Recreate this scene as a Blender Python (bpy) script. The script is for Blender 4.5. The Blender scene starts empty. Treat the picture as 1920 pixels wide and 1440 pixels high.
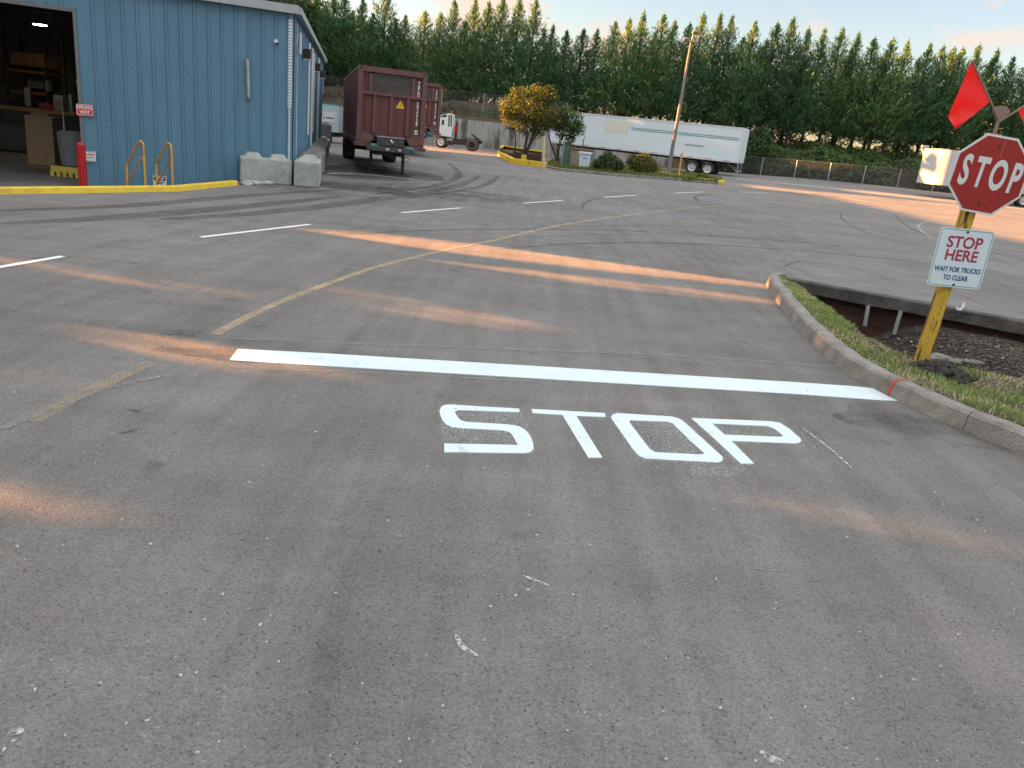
import bpy, bmesh, math, random
import numpy as np
from mathutils import Vector, Matrix, geometry, noise
random.seed(7); rng = np.random.default_rng(7)
R_ = math.radians
scene = bpy.context.scene
col = scene.collection

# ------------------------------------------------------------- camera
FPX = 1443.0; CH = 1.8
ROLL = R_(6.16); PITCH = math.atan(467 / 1443.0)
cF = Vector((0, math.cos(PITCH), -math.sin(PITCH)))
cU0 = Vector((0, math.sin(PITCH), math.cos(PITCH))); cR0 = Vector((1, 0, 0))
cR = cR0 * math.cos(ROLL) + cU0 * math.sin(ROLL)
cU = -cR0 * math.sin(ROLL) + cU0 * math.cos(ROLL)
cam = bpy.data.cameras.new("camera"); camo = bpy.data.objects.new("camera", cam); col.objects.link(camo)
camo.matrix_world = Matrix(((cR.x, cU.x, -cF.x, 0), (cR.y, cU.y, -cF.y, 0), (cR.z, cU.z, -cF.z, CH), (0, 0, 0, 1)))
cam.sensor_width = 36; cam.lens = 36 * FPX / 1920; cam.clip_start = 0.05; cam.clip_end = 3000
scene.camera = camo
scene.render.resolution_x = 1024; scene.render.resolution_y = 768

# ------------------------------------------------------------- light
SUN_EL = R_(9.8)
SUN_AZ = R_(168.0)                 # measured from +X towards +Y: low sun on the left
sdir = Vector((math.cos(SUN_AZ) * math.cos(SUN_EL), math.sin(SUN_AZ) * math.cos(SUN_EL), math.sin(SUN_EL)))
sun = bpy.data.lights.new("sun", 'SUN'); suno = bpy.data.objects.new("sun", sun); col.objects.link(suno)
sun.energy = 5.0; sun.angle = R_(0.53); sun.color = (1.0, 0.40, 0.10)
suno.rotation_euler = sdir.to_track_quat('Z', 'Y').to_euler()
world = bpy.data.worlds.new("World"); scene.world = world; world.use_nodes = True
wt = world.node_tree; wn = wt.nodes; wl = wt.links; wn.clear()
wo = wn.new('ShaderNodeOutputWorld'); bg = wn.new('ShaderNodeBackground'); sky = wn.new('ShaderNodeTexSky')
sky.sky_type = 'NISHITA'; sky.sun_disc = False; sky.sun_elevation = SUN_EL
sky.sun_rotation = math.atan2(sdir.x, sdir.y) % (2 * math.pi)
sky.air_density = 1.0; sky.dust_density = 1.2; sky.ozone_density = 0.6
bg.inputs['Strength'].default_value = 0.05
tint = wn.new('ShaderNodeMix'); tint.data_type = 'RGBA'; tint.blend_type = 'MULTIPLY'; tint.inputs[0].default_value = 1
tint.inputs[7].default_value = (.53, .50, .55, 1)
# thin broken evening cloud low down, plus an unseen bright layer overhead, added to lift ambient light
tc = wn.new('ShaderNodeTexCoord'); mp = wn.new('ShaderNodeMapping'); mp.inputs['Scale'].default_value = (1, 1, 2.6)
mp.inputs['Location'].default_value = (0.33, 0.2, 0.55)
nz = wn.new('ShaderNodeTexNoise'); nz.inputs['Scale'].default_value = 5.2; nz.inputs['Detail'].default_value = 7; nz.inputs['Roughness'].default_value = 0.55
cr = wn.new('ShaderNodeValToRGB'); cr.color_ramp.elements[0].position = 0.53; cr.color_ramp.elements[1].position = 0.67
cmix = wn.new('ShaderNodeMix'); cmix.data_type = 'RGBA'; dmix = wn.new('ShaderNodeMix'); dmix.data_type = 'RGBA'
cmix.inputs[7].default_value = (1.95, 1.42, 1.12, 1)
dmix.inputs[7].default_value = (3.2, 3.22, 3.22, 1)
sx = wn.new('ShaderNodeSeparateXYZ'); wl.new(tc.outputs['Generated'], sx.inputs[0])
dr_ = wn.new('ShaderNodeMapRange'); dr_.interpolation_type = 'SMOOTHSTEP'; dr_.inputs[1].default_value = 0.27; dr_.inputs[2].default_value = 0.55; dr_.inputs[3].default_value = 0; dr_.inputs[4].default_value = 0.95; wl.new(sx.outputs[2], dr_.inputs[0])
wl.new(tc.outputs['Generated'], mp.inputs['Vector']); wl.new(mp.outputs[0], nz.inputs['Vector']); wl.new(nz.outputs['Fac'], cr.inputs['Fac'])
wl.new(sky.outputs[0], tint.inputs[6]); wl.new(tint.outputs[2], cmix.inputs[6]); wl.new(cr.outputs[0], cmix.inputs[0])
wl.new(cmix.outputs[2], dmix.inputs[6]); wl.new(dr_.outputs[0], dmix.inputs[0])
wl.new(dmix.outputs[2], bg.inputs['Color']); wl.new(bg.outputs[0], wo.inputs[0])
scene.view_settings.view_transform = 'Standard'; scene.view_settings.look = 'None'
scene.view_settings.gamma = 1; scene.view_settings.exposure = 3.52
scene.render.engine = 'CYCLES'

# ------------------------------------------------------------- pixel helpers (photo pixels 1920x1440 -> world)
def ss(a, b, x):
    t = min(1, max(0, (x - a) / (b - a))); return t * t * (3 - 2 * t)
def gz(x, y): return 0.75 * ss(30, 68, y) * ss(0, 32, x)
def ray(u, v): return cF * FPX + cR * (u - 960) - cU * (v - 720)
def G(u, v, dz=0.0):
    d = ray(u, v); z = 0
    for _ in range(30):
        t = (z + dz - CH) / d.z
        nzv = gz(d.x * t, d.y * t); z = z * .5 + nzv * .5
    return Vector((d.x * t, d.y * t, z + dz))
def GZ(u, v, z):
    d = ray(u, v); t = (z - CH) / d.z; return Vector((d.x * t, d.y * t, z))
def D(u, v, y):
    d = ray(u, v) * 1.0; t = y / d.y; return Vector((d.x * t, y, CH + d.z * t))
def PROJ(p):
    q = Vector(p) - Vector((0, 0, CH)); z = q.dot(cF)
    return 960 + FPX * q.dot(cR) / z, 720 - FPX * q.dot(cU) / z
def on_wall(u, v, p0, d):            # pixel ray hit with a vertical plane through p0 along horizontal direction d
    r = ray(u, v); n = Vector((-d.y, d.x, 0)); t = (Vector((p0.x, p0.y, 0)).dot(n)) / r.dot(n)
    return Vector((r.x * t, r.y * t, CH + r.z * t))

# ------------------------------------------------------------- materials
MATS = {}
def mat(name, color, rough=0.7, metal=0.0, var=0.15, scale=6, bump=0.0, bscale=40, dirt=None, dirt_amt=0.5, dscale=2.0, spec=0.3, stretch=None, trans=0.0, coords='Object', dthr=(0.45, 0.7)):
    if name in MATS: return MATS[name]
    m = bpy.data.materials.new(name); m.use_nodes = True; nt = m.node_tree; N = nt.nodes; L = nt.links
    b = N['Principled BSDF']; b.inputs['Roughness'].default_value = rough; b.inputs['Metallic'].default_value = metal
    b.inputs['Specular IOR Level'].default_value = spec
    t = N.new('ShaderNodeTexCoord'); mp = N.new('ShaderNodeMapping'); L.new(t.outputs[coords], mp.inputs[0])
    if stretch: mp.inputs['Scale'].default_value = stretch
    n = N.new('ShaderNodeTexNoise'); n.inputs['Scale'].default_value = scale; n.inputs['Detail'].default_value = 6; L.new(mp.outputs[0], n.inputs[0])
    mr = N.new('ShaderNodeMapRange'); mr.inputs['From Min'].default_value = .25; mr.inputs['From Max'].default_value = .75
    mr.inputs['To Min'].default_value = 1 - var; mr.inputs['To Max'].default_value = 1 + var; L.new(n.outputs['Fac'], mr.inputs[0])
    mx = N.new('ShaderNodeMix'); mx.data_type = 'RGBA'; mx.blend_type = 'MULTIPLY'; mx.inputs[0].default_value = 1
    mx.inputs[6].default_value = (*color, 1); L.new(mr.outputs[0], mx.inputs[7]); out = mx.outputs[2]
    if dirt:
        n2 = N.new('ShaderNodeTexNoise'); n2.inputs['Scale'].default_value = dscale; n2.inputs['Detail'].default_value = 8; n2.inputs['Roughness'].default_value = .65
        L.new(mp.outputs[0], n2.inputs[0])
        r2 = N.new('ShaderNodeMapRange'); r2.inputs['From Min'].default_value = dthr[0]; r2.inputs['From Max'].default_value = dthr[1]; r2.inputs['To Max'].default_value = dirt_amt
        L.new(n2.outputs['Fac'], r2.inputs[0])
        m2 = N.new('ShaderNodeMix'); m2.data_type = 'RGBA'; L.new(r2.outputs[0], m2.inputs[0]); L.new(out, m2.inputs[6]); m2.inputs[7].default_value = (*dirt, 1); out = m2.outputs[2]
    L.new(out, b.inputs['Base Color'])
    if bump:
        n3 = N.new('ShaderNodeTexNoise'); n3.inputs['Scale'].default_value = bscale; n3.inputs['Detail'].default_value = 5; L.new(t.outputs[coords], n3.inputs[0])
        bp = N.new('ShaderNodeBump'); bp.inputs['Strength'].default_value = bump; bp.inputs['Distance'].default_value = 0.02; L.new(n3.outputs['Fac'], bp.inputs['Height']); L.new(bp.outputs[0], b.inputs['Normal'])
    if trans:
        o = N['Material Output']; tr = N.new('ShaderNodeBsdfTranslucent'); ms = N.new('ShaderNodeMixShader'); ms.inputs[0].default_value = trans
        L.new(out, tr.inputs[0]); L.new(b.outputs[0], ms.inputs[1]); L.new(tr.outputs[0], ms.inputs[2]); L.new(ms.outputs[0], o.inputs[0])
    MATS[name] = m; return m

def leafmat(name, c1, c2, c3=None, rough=.55, trans=.35, cs=0.8, orand=0.0):
    m = bpy.data.materials.new(name); m.use_nodes = True; nt = m.node_tree; N = nt.nodes; L = nt.links
    b = N['Principled BSDF']; b.inputs['Roughness'].default_value = rough; b.inputs['Specular IOR Level'].default_value = .25
    g = N.new('ShaderNodeNewGeometry'); r = N.new('ShaderNodeValToRGB'); t = N.new('ShaderNodeTexCoord')
    n = N.new('ShaderNodeTexNoise'); n.inputs['Scale'].default_value = cs; n.inputs['Detail'].default_value = 3; L.new(t.outputs['Object'], n.inputs[0])
    a = N.new('ShaderNodeMath'); a.operation = 'MULTIPLY_ADD'; a.inputs[1].default_value = .55; L.new(g.outputs['Random Per Island'], a.inputs[0])
    a2 = N.new('ShaderNodeMath'); a2.operation = 'MULTIPLY'; a2.inputs[1].default_value = .5; L.new(n.outputs['Fac'], a2.inputs[0]); L.new(a2.outputs[0], a.inputs[2])
    if orand:
        oi = N.new('ShaderNodeObjectInfo'); om = N.new('ShaderNodeMath'); om.operation = 'MULTIPLY_ADD'; om.inputs[1].default_value = orand; om.inputs[2].default_value = -orand / 2; L.new(oi.outputs['Random'], om.inputs[0])
        oa = N.new('ShaderNodeMath'); oa.operation = 'ADD'; L.new(a.outputs[0], oa.inputs[0]); L.new(om.outputs[0], oa.inputs[1]); a = oa
    e = r.color_ramp.elements; e[0].color = (*c1, 1); e[1].color = (*c2, 1); e[0].position = .2; e[1].position = .75
    if c3: x = e.new(.9); x.color = (*c3, 1)
    L.new(a.outputs[0], r.inputs[0]); L.new(r.outputs[0], b.inputs['Base Color'])
    o = N['Material Output']; tr = N.new('ShaderNodeBsdfTranslucent'); ms = N.new('ShaderNodeMixShader'); ms.inputs[0].default_value = trans
    L.new(r.outputs[0], tr.inputs[0]); L.new(b.outputs[0], ms.inputs[1]); L.new(tr.outputs[0], ms.inputs[2]); L.new(ms.outputs[0], o.inputs[0])
    MATS[name] = m; return m

def worn(name, color, thr=(0.42, 0.6), scale=9, rough=.7, maxa=1.0, fine=60, amt=.5):      # paint or stain with worn, see-through edges
    m = bpy.data.materials.new(name); m.use_nodes = True; nt = m.node_tree; N = nt.nodes; L = nt.links
    b = N['Principled BSDF']; b.inputs['Base Color'].default_value = (*color, 1); b.inputs['Roughness'].default_value = rough; b.inputs['Specular IOR Level'].default_value = .2
    t = N.new('ShaderNodeTexCoord'); n = N.new('ShaderNodeTexNoise'); n.inputs['Scale'].default_value = scale; n.inputs['Detail'].default_value = 8; n.inputs['Roughness'].default_value = .7
    n2 = N.new('ShaderNodeTexNoise'); n2.inputs['Scale'].default_value = fine; n2.inputs['Detail'].default_value = 4
    L.new(t.outputs['Object'], n.inputs[0]); L.new(t.outputs['Object'], n2.inputs[0])
    mm = N.new('ShaderNodeMix'); mm.data_type = 'FLOAT'; mm.inputs[0].default_value = amt; L.new(n.outputs['Fac'], mm.inputs[2]); L.new(n2.outputs['Fac'], mm.inputs[3])
    r = N.new('ShaderNodeMapRange'); r.inputs['From Min'].default_value = thr[0]; r.inputs['From Max'].default_value = thr[1]; r.inputs['To Max'].default_value = maxa
    L.new(mm.outputs[0], r.inputs[0]); L.new(r.outputs[0], b.inputs['Alpha'])
    MATS[name] = m; return m

# ------------------------------------------------------------- mesh builder
class MB:
    def __init__(s): s.v = []; s.f = []; s.mi = []; s.sm = []
    def add(s, vs, fs, mi=0, smooth=False):
        o = len(s.v); s.v += [tuple(v) for v in vs]
        for f in fs: s.f.append([i + o for i in f]); s.mi.append(mi); s.sm.append(smooth)
    def box(s, c, d, rz=0, M=None, mi=0, bev=0.0):
        hx, hy, hz = d[0] / 2, d[1] / 2, d[2] / 2
        R = (Matrix.Rotation(rz, 3, 'Z') if M is None else M); c = Vector(c)
        if bev <= 0:
            vs = [c + R @ Vector((x * hx, y * hy, z * hz)) for z in (-1, 1) for y in (-1, 1) for x in (-1, 1)]
            s.add(vs, [(0, 2, 3, 1), (4, 5, 7, 6), (0, 1, 5, 4), (2, 6, 7, 3), (0, 4, 6, 2), (1, 3, 7, 5)], mi); return s
        bm = bmesh.new(); bmesh.ops.create_cube(bm, size=1)
        for v in bm.verts: v.co = Vector((v.co.x * d[0], v.co.y * d[1], v.co.z * d[2]))
        bmesh.ops.bevel(bm, geom=bm.edges[:], offset=bev, segments=2, affect='EDGES', profile=.6)
        bm.verts.index_update(); s.add([c + R @ v.co for v in bm.verts], [[v.index for v in f.verts] for f in bm.faces], mi); bm.free(); return s
    def cyl(s, p0, p1, r0, r1=None, n=12, mi=0, caps=True, smooth=True):
        p0, p1 = Vector(p0), Vector(p1); r1 = r0 if r1 is None else r1
        ax = (p1 - p0).normalized(); q = ax.to_track_quat('Z', 'Y'); vs = []
        for p, r in ((p0, r0), (p1, r1)):
            for i in range(n):
                a = 2 * math.pi * i / n; vs.append(p + q @ Vector((r * math.cos(a), r * math.sin(a), 0)))
        s.add(vs, [(i, (i + 1) % n, n + (i + 1) % n, n + i) for i in range(n)], mi, smooth)
        if caps: s.add(vs, [tuple(range(n - 1, -1, -1)), tuple(range(n, 2 * n))], mi)
        return s
    def tube(s, pts, r, n=8, mi=0):
        rs = r if isinstance(r, (list, tuple)) else [r] * len(pts)
        for i in range(len(pts) - 1): s.cyl(pts[i], pts[i + 1], rs[i], rs[i + 1], n, mi, caps=(i in (0, len(pts) - 2)))
        for p, rr in list(zip(pts, rs))[1:-1]: s.ball(p, rr * 1.0, mi, 6, 4)
        return s
    def ball(s, c, r, mi=0, n=12, m=8, sc=(1, 1, 1)):
        c = Vector(c); vs = []; fs = []
        for j in range(m + 1):
            th = math.pi * j / m
            for i in range(n):
                a = 2 * math.pi * i / n; vs.append(c + Vector((r * sc[0] * math.sin(th) * math.cos(a), r * sc[1] * math.sin(th) * math.sin(a), r * sc[2] * math.cos(th))))
        for j in range(m):
            for i in range(n): fs.append((j * n + i, (j + 1) * n + i, (j + 1) * n + (i + 1) % n, j * n + (i + 1) % n))
        s.add(vs, fs, mi, True); return s
    def prism(s, poly, z0, z1, mi=0, holes=(), caps=(True, True)):      # vertical prism of an xy polygon
        loops = [[Vector((p[0], p[1], 0)) for p in poly]] + [[Vector((p[0], p[1], 0)) for p in h] for h in holes]
        tri = geometry.tessellate_polygon(loops); flat = [p for l in loops for p in l]; n = len(flat)
        vs = [(p.x, p.y, z0) for p in flat] + [(p.x, p.y, z1) for p in flat]; fs = []
        for t in tri:
            a, b, c = [flat[i] for i in t]; up = (b - a).cross(c - a).z > 0; t = t if up else t[::-1]
            if caps[1]: fs.append([i + n for i in t])
            if caps[0]: fs.append(list(t)[::-1])
        o = 0
        for li, l in enumerate(loops):
            k = len(l); area = sum(l[i].x * l[(i + 1) % k].y - l[(i + 1) % k].x * l[i].y for i in range(k))
            fl = (area > 0) == (li == 0)
            for i in range(k):
                a, b = o + i, o + (i + 1) % k; fs.append([a, b, b + n, a + n] if fl else [b, a, a + n, b + n])
            o += k
        s.add(vs, fs, mi); return s
    def plate(s, pts, thick, nrm, mi=0, holes=()):   # planar 3D polygon with thickness, nrm = away from front
        P = [Vector(p) for p in pts]; nrm = Vector(nrm).normalized(); x = (P[1] - P[0]).normalized(); y = nrm.cross(x)
        loc = lambda p: ((Vector(p) - P[0]).dot(x), (Vector(p) - P[0]).dot(y))
        t = MB().prism([loc(p) for p in P], 0, thick, mi, [[loc(p) for p in h] for h in holes])
        s.add([P[0] + x * v[0] + y * v[1] + nrm * v[2] for v in t.v], t.f, mi); return s
    def xf(s, M):
        s.v = [tuple(M @ Vector(v)) for v in s.v]; return s
    def build(s, name, mats, parent=None, loc=None):
        me = bpy.data.meshes.new(name); me.from_pydata(s.v, [], s.f)
        for m in (mats if isinstance(mats, (list, tuple)) else [mats]): me.materials.append(m)
        me.polygons.foreach_set('material_index', s.mi); me.polygons.foreach_set('use_smooth', s.sm); me.update()
        o = bpy.data.objects.new(name, me); col.objects.link(o)
        if parent: o.parent = parent
        if loc: o.location = loc
        return o
def tag(o, label=None, cat=None, group=None, kind=None):
    if label: o['label'] = label
    if cat: o['category'] = cat
    if group: o['group'] = group
    if kind: o['kind'] = kind
    return o
def thing(name, loc, label, cat, rz=0, group=None):
    o = bpy.data.objects.new(name, None); col.objects.link(o); o.location = loc; o.rotation_euler = (0, 0, rz); o.empty_display_size = .2
    return tag(o, label, cat, group)
def inv(root):          # world -> local of a root set by loc + rz
    return (Matrix.Translation(root.location) @ Matrix.Rotation(root.rotation_euler.z, 4, 'Z')).inverted()
def copytree(o, parent=None):
    c = o.copy(); col.objects.link(c)
    if parent: c.parent = parent
    for ch in list(o.children): copytree(ch, c)
    return c
def text(name, body, size, M, m, parent=None, ext=.002, off=0.0, xs=1.0, align='CENTER', sp=1.0):
    cu = bpy.data.curves.new(name, 'FONT'); cu.body = body; cu.size = size; cu.extrude = ext; cu.offset = off; cu.align_x = align; cu.align_y = 'CENTER'; cu.space_character = sp; cu.resolution_u = 4
    to = bpy.data.objects.new(name, cu); col.objects.link(to); bpy.context.view_layer.update()
    me = bpy.data.meshes.new_from_object(to.evaluated_get(bpy.context.evaluated_depsgraph_get())); bpy.data.objects.remove(to)
    me.transform(M @ Matrix.Diagonal((xs, 1, 1, 1))); me.materials.clear(); me.materials.append(m)
    o = bpy.data.objects.new(name, me); col.objects.link(o)
    if parent: o.parent = parent
    return o
def frameM(o, x, y):     # matrix with origin o, local x and y (text plane) axes
    x = Vector(x).normalized(); y = Vector(y); y = (y - x * y.dot(x)).normalized(); z = x.cross(y)
    return Matrix(((x.x, y.x, z.x, o[0]), (x.y, y.y, z.y, o[1]), (x.z, y.z, z.z, o[2]), (0, 0, 0, 1)))
def strip(pts, w, dz=.004, n=1, taper=False):     # ribbon on the ground following gz
    P = [Vector((p[0], p[1], 0)) for p in pts]; Q = []
    for i in range(len(P) - 1):
        k = max(1, int((P[i + 1] - P[i]).length / 1.0))
        for j in range(k): Q.append(P[i].lerp(P[i + 1], j / k))
    Q.append(P[-1]); b = MB(); vs = []
    for i, p in enumerate(Q):
        d = (Q[min(i + 1, len(Q) - 1)] - Q[max(i - 1, 0)]).normalized(); s = Vector((-d.y, d.x, 0)) * w / 2
        if taper: s *= math.sin(math.pi * (i + .3) / (len(Q) - .4)) ** .5
        for q in (p - s, p + s): vs.append((q.x, q.y, gz(q.x, q.y) + dz))
    b.add(vs, [(2 * i, 2 * i + 2, 2 * i + 3, 2 * i + 1)[::-1] for i in range(len(Q) - 1)]); 
    return b
def spline(pts, k=6):
    P = [Vector(p) for p in pts]; out = []
    for i in range(len(P) - 1):
        a = P[max(i - 1, 0)]; b = P[i]; c = P[i + 1]; d = P[min(i + 2, len(P) - 1)]
        for j in range(k):
            t = j / k; out.append(.5 * ((2 * b) + (c - a) * t + (2 * a - 5 * b + 4 * c - d) * t * t + (3 * b - a - 3 * c + d) * t ** 3))
    out.append(P[-1]); return out
def inpoly(x, y, poly):
    r = np.zeros(np.shape(x), bool); n = len(poly); j = n - 1
    for i in range(n):
        xi, yi = poly[i][0], poly[i][1]; xj, yj = poly[j][0], poly[j][1]
        c = ((yi > y) != (yj > y)) & (x < (xj - xi) * (y - yi) / ((yj - yi) or 1e-9) + xi); r ^= c; j = i
    return r
# ================================================================= materials
C_blue = mat('blue_siding', (.086, .192, .278), rough=.45, var=.08, scale=1.5, dirt=(.06, .12, .17), dirt_amt=.25, dscale=1.2, spec=.4, stretch=(1, 1, .35))
C_bluetrim = mat('blue_trim', (.10, .22, .31), rough=.4, var=.06)
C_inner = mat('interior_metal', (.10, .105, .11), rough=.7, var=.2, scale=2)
C_white = mat('white_trim', (.55, .58, .60), rough=.5, var=.08)
C_fascia = mat('fascia_grey', (.33, .35, .36), rough=.5, var=.08)
C_conc = mat('barrier_concrete', (.33, .345, .33), rough=.9, var=.22, scale=4, dirt=(.16, .165, .15), dirt_amt=.7, dscale=2.2, bump=.5, bscale=30, dthr=(.48, .68))
C_conc2 = mat('weathered_concrete', (.20, .195, .185), rough=.95, var=.3, scale=5, dirt=(.07, .065, .06), dirt_amt=.8, dscale=3, bump=.6, bscale=30)
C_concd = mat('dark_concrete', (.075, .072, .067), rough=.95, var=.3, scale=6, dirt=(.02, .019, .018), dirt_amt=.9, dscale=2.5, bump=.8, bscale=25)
C_wallc = mat('stained_concrete', (.34, .34, .32), rough=.95, var=.2, scale=1.2, dirt=(.05, .045, .035), dirt_amt=.85, dscale=1.3, stretch=(1, 1, .22), dthr=(.47, .62))
C_ypaint = mat('yellow_paint', (.62, .43, .03), rough=.55, var=.1, scale=3, dirt=(.28, .21, .05), dirt_amt=.55, dscale=5, dthr=(.5, .7))
C_yrail = mat('yellow_rail', (.58, .31, .06), rough=.5, var=.15, scale=12, dirt=(.22, .10, .03), dirt_amt=.6, dscale=8, dthr=(.52, .68))
C_red = mat('red_paint', (.36, .012, .015), rough=.4, var=.1)
C_black = mat('black_rubber', (.018, .018, .019), rough=.8, var=.3, scale=8)
C_steel = mat('dark_steel', (.028, .028, .03), rough=.6, var=.4, scale=6, dirt=(.10, .06, .04), dirt_amt=.6, dscale=4)
C_galv = mat('galvanised', (.33, .35, .37), rough=.45, metal=.6, var=.2, scale=10)
C_maroon = mat('maroon_paint', (.135, .050, .048), rough=.6, var=.14, scale=2, dirt=(.075, .035, .026), dirt_amt=.6, dscale=2.5, stretch=(1, 1, .3), dthr=(.48, .66))
C_maroonf = mat('maroon_frame', (.14, .068, .062), rough=.6, var=.14, scale=3, dirt=(.09, .045, .032), dirt_amt=.5, dscale=5)
C_wtext = mat('white_lettering', (.62, .60, .58), rough=.6, var=.1)
C_ysig = mat('yellow_sticker', (.70, .40, .02), rough=.4, var=.05)
C_wpaint = mat('white_body', (.60, .69, .75), rough=.35, var=.04, scale=1, spec=.5, dirt=(.50, .57, .61), dirt_amt=.35, dscale=.8, stretch=(.3, .3, 1))
C_teal = mat('teal_stripe', (.06, .22, .24), rough=.4, var=.05)
C_tyre = mat('tyre_rubber', (.025, .024, .024), rough=.85, var=.3, scale=9, dirt=(.09, .08, .07), dirt_amt=.5, dscale=3)
C_tyred = mat('dusty_tyre', (.10, .088, .078), rough=.9, var=.2, scale=6)
C_rim = mat('white_rim', (.55, .56, .55), rough=.4, var=.1)
C_glass = mat('dark_glass', (.03, .045, .05), rough=.08, var=.1, spec=.8)
C_wood = mat('brown_wood', (.20, .12, .06), rough=.85, var=.3, scale=3, stretch=(1, 1, 8))
C_card = mat('cardboard', (.30, .20, .12), rough=.85, var=.08)
C_greyp = mat('grey_plastic', (.16, .17, .18), rough=.6, var=.15)
C_bark = mat('bark', (.055, .042, .033), rough=.95, var=.3, scale=8)
C_dirt = mat('brown_soil', (.085, .058, .04), rough=1, var=.35, scale=3, dirt=(.045, .04, .025), dirt_amt=.8, dscale=1.2, bump=.8, bscale=12)
C_stopred = mat('sign_red', (.30, .018, .016), rough=.35, var=.05, dirt=(.20, .02, .017), dirt_amt=.6, dscale=1.5)
C_silver = mat('sign_white', (.58, .60, .60), rough=.35, var=.04)
C_plate = mat('plate_white', (.56, .66, .70), rough=.3, var=.03)
C_navy = mat('navy_ink', (.02, .05, .16), rough=.5, var=.02)
C_mag = mat('faded_red_ink', (.36, .03, .08), rough=.5, var=.05)
C_lred = mat('bright_sign_red', (.55, .03, .035), rough=.4, var=.05)
C_paint = mat('road_paint', (.56, .65, .665), rough=.6, var=.04, scale=3, dirt=(.55, .58, .55), dirt_amt=.5, dscale=1.8, bump=.25, bscale=120, dthr=(.5, .75))

def chips(m, lo, hi, sc, fine):
    nt = m.node_tree; N = nt.nodes; L = nt.links; t = N.new('ShaderNodeTexCoord'); a = N.new('ShaderNodeTexNoise'); a.inputs['Scale'].default_value = sc; a.inputs['Detail'].default_value = 6; c = N.new('ShaderNodeTexNoise'); c.inputs['Scale'].default_value = fine; c.inputs['Detail'].default_value = 3
    L.new(t.outputs['Object'], a.inputs[0]); L.new(t.outputs['Object'], c.inputs[0]); mx = N.new('ShaderNodeMix'); mx.data_type = 'FLOAT'; mx.inputs[0].default_value = .5; L.new(a.outputs['Fac'], mx.inputs[2]); L.new(c.outputs['Fac'], mx.inputs[3])
    r = N.new('ShaderNodeMapRange'); r.inputs[1].default_value = lo; r.inputs[2].default_value = hi; L.new(mx.outputs[0], r.inputs[0]); L.new(r.outputs[0], N['Principled BSDF'].inputs['Alpha'])
chips(C_paint, .33, .385, 7, 150)
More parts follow.
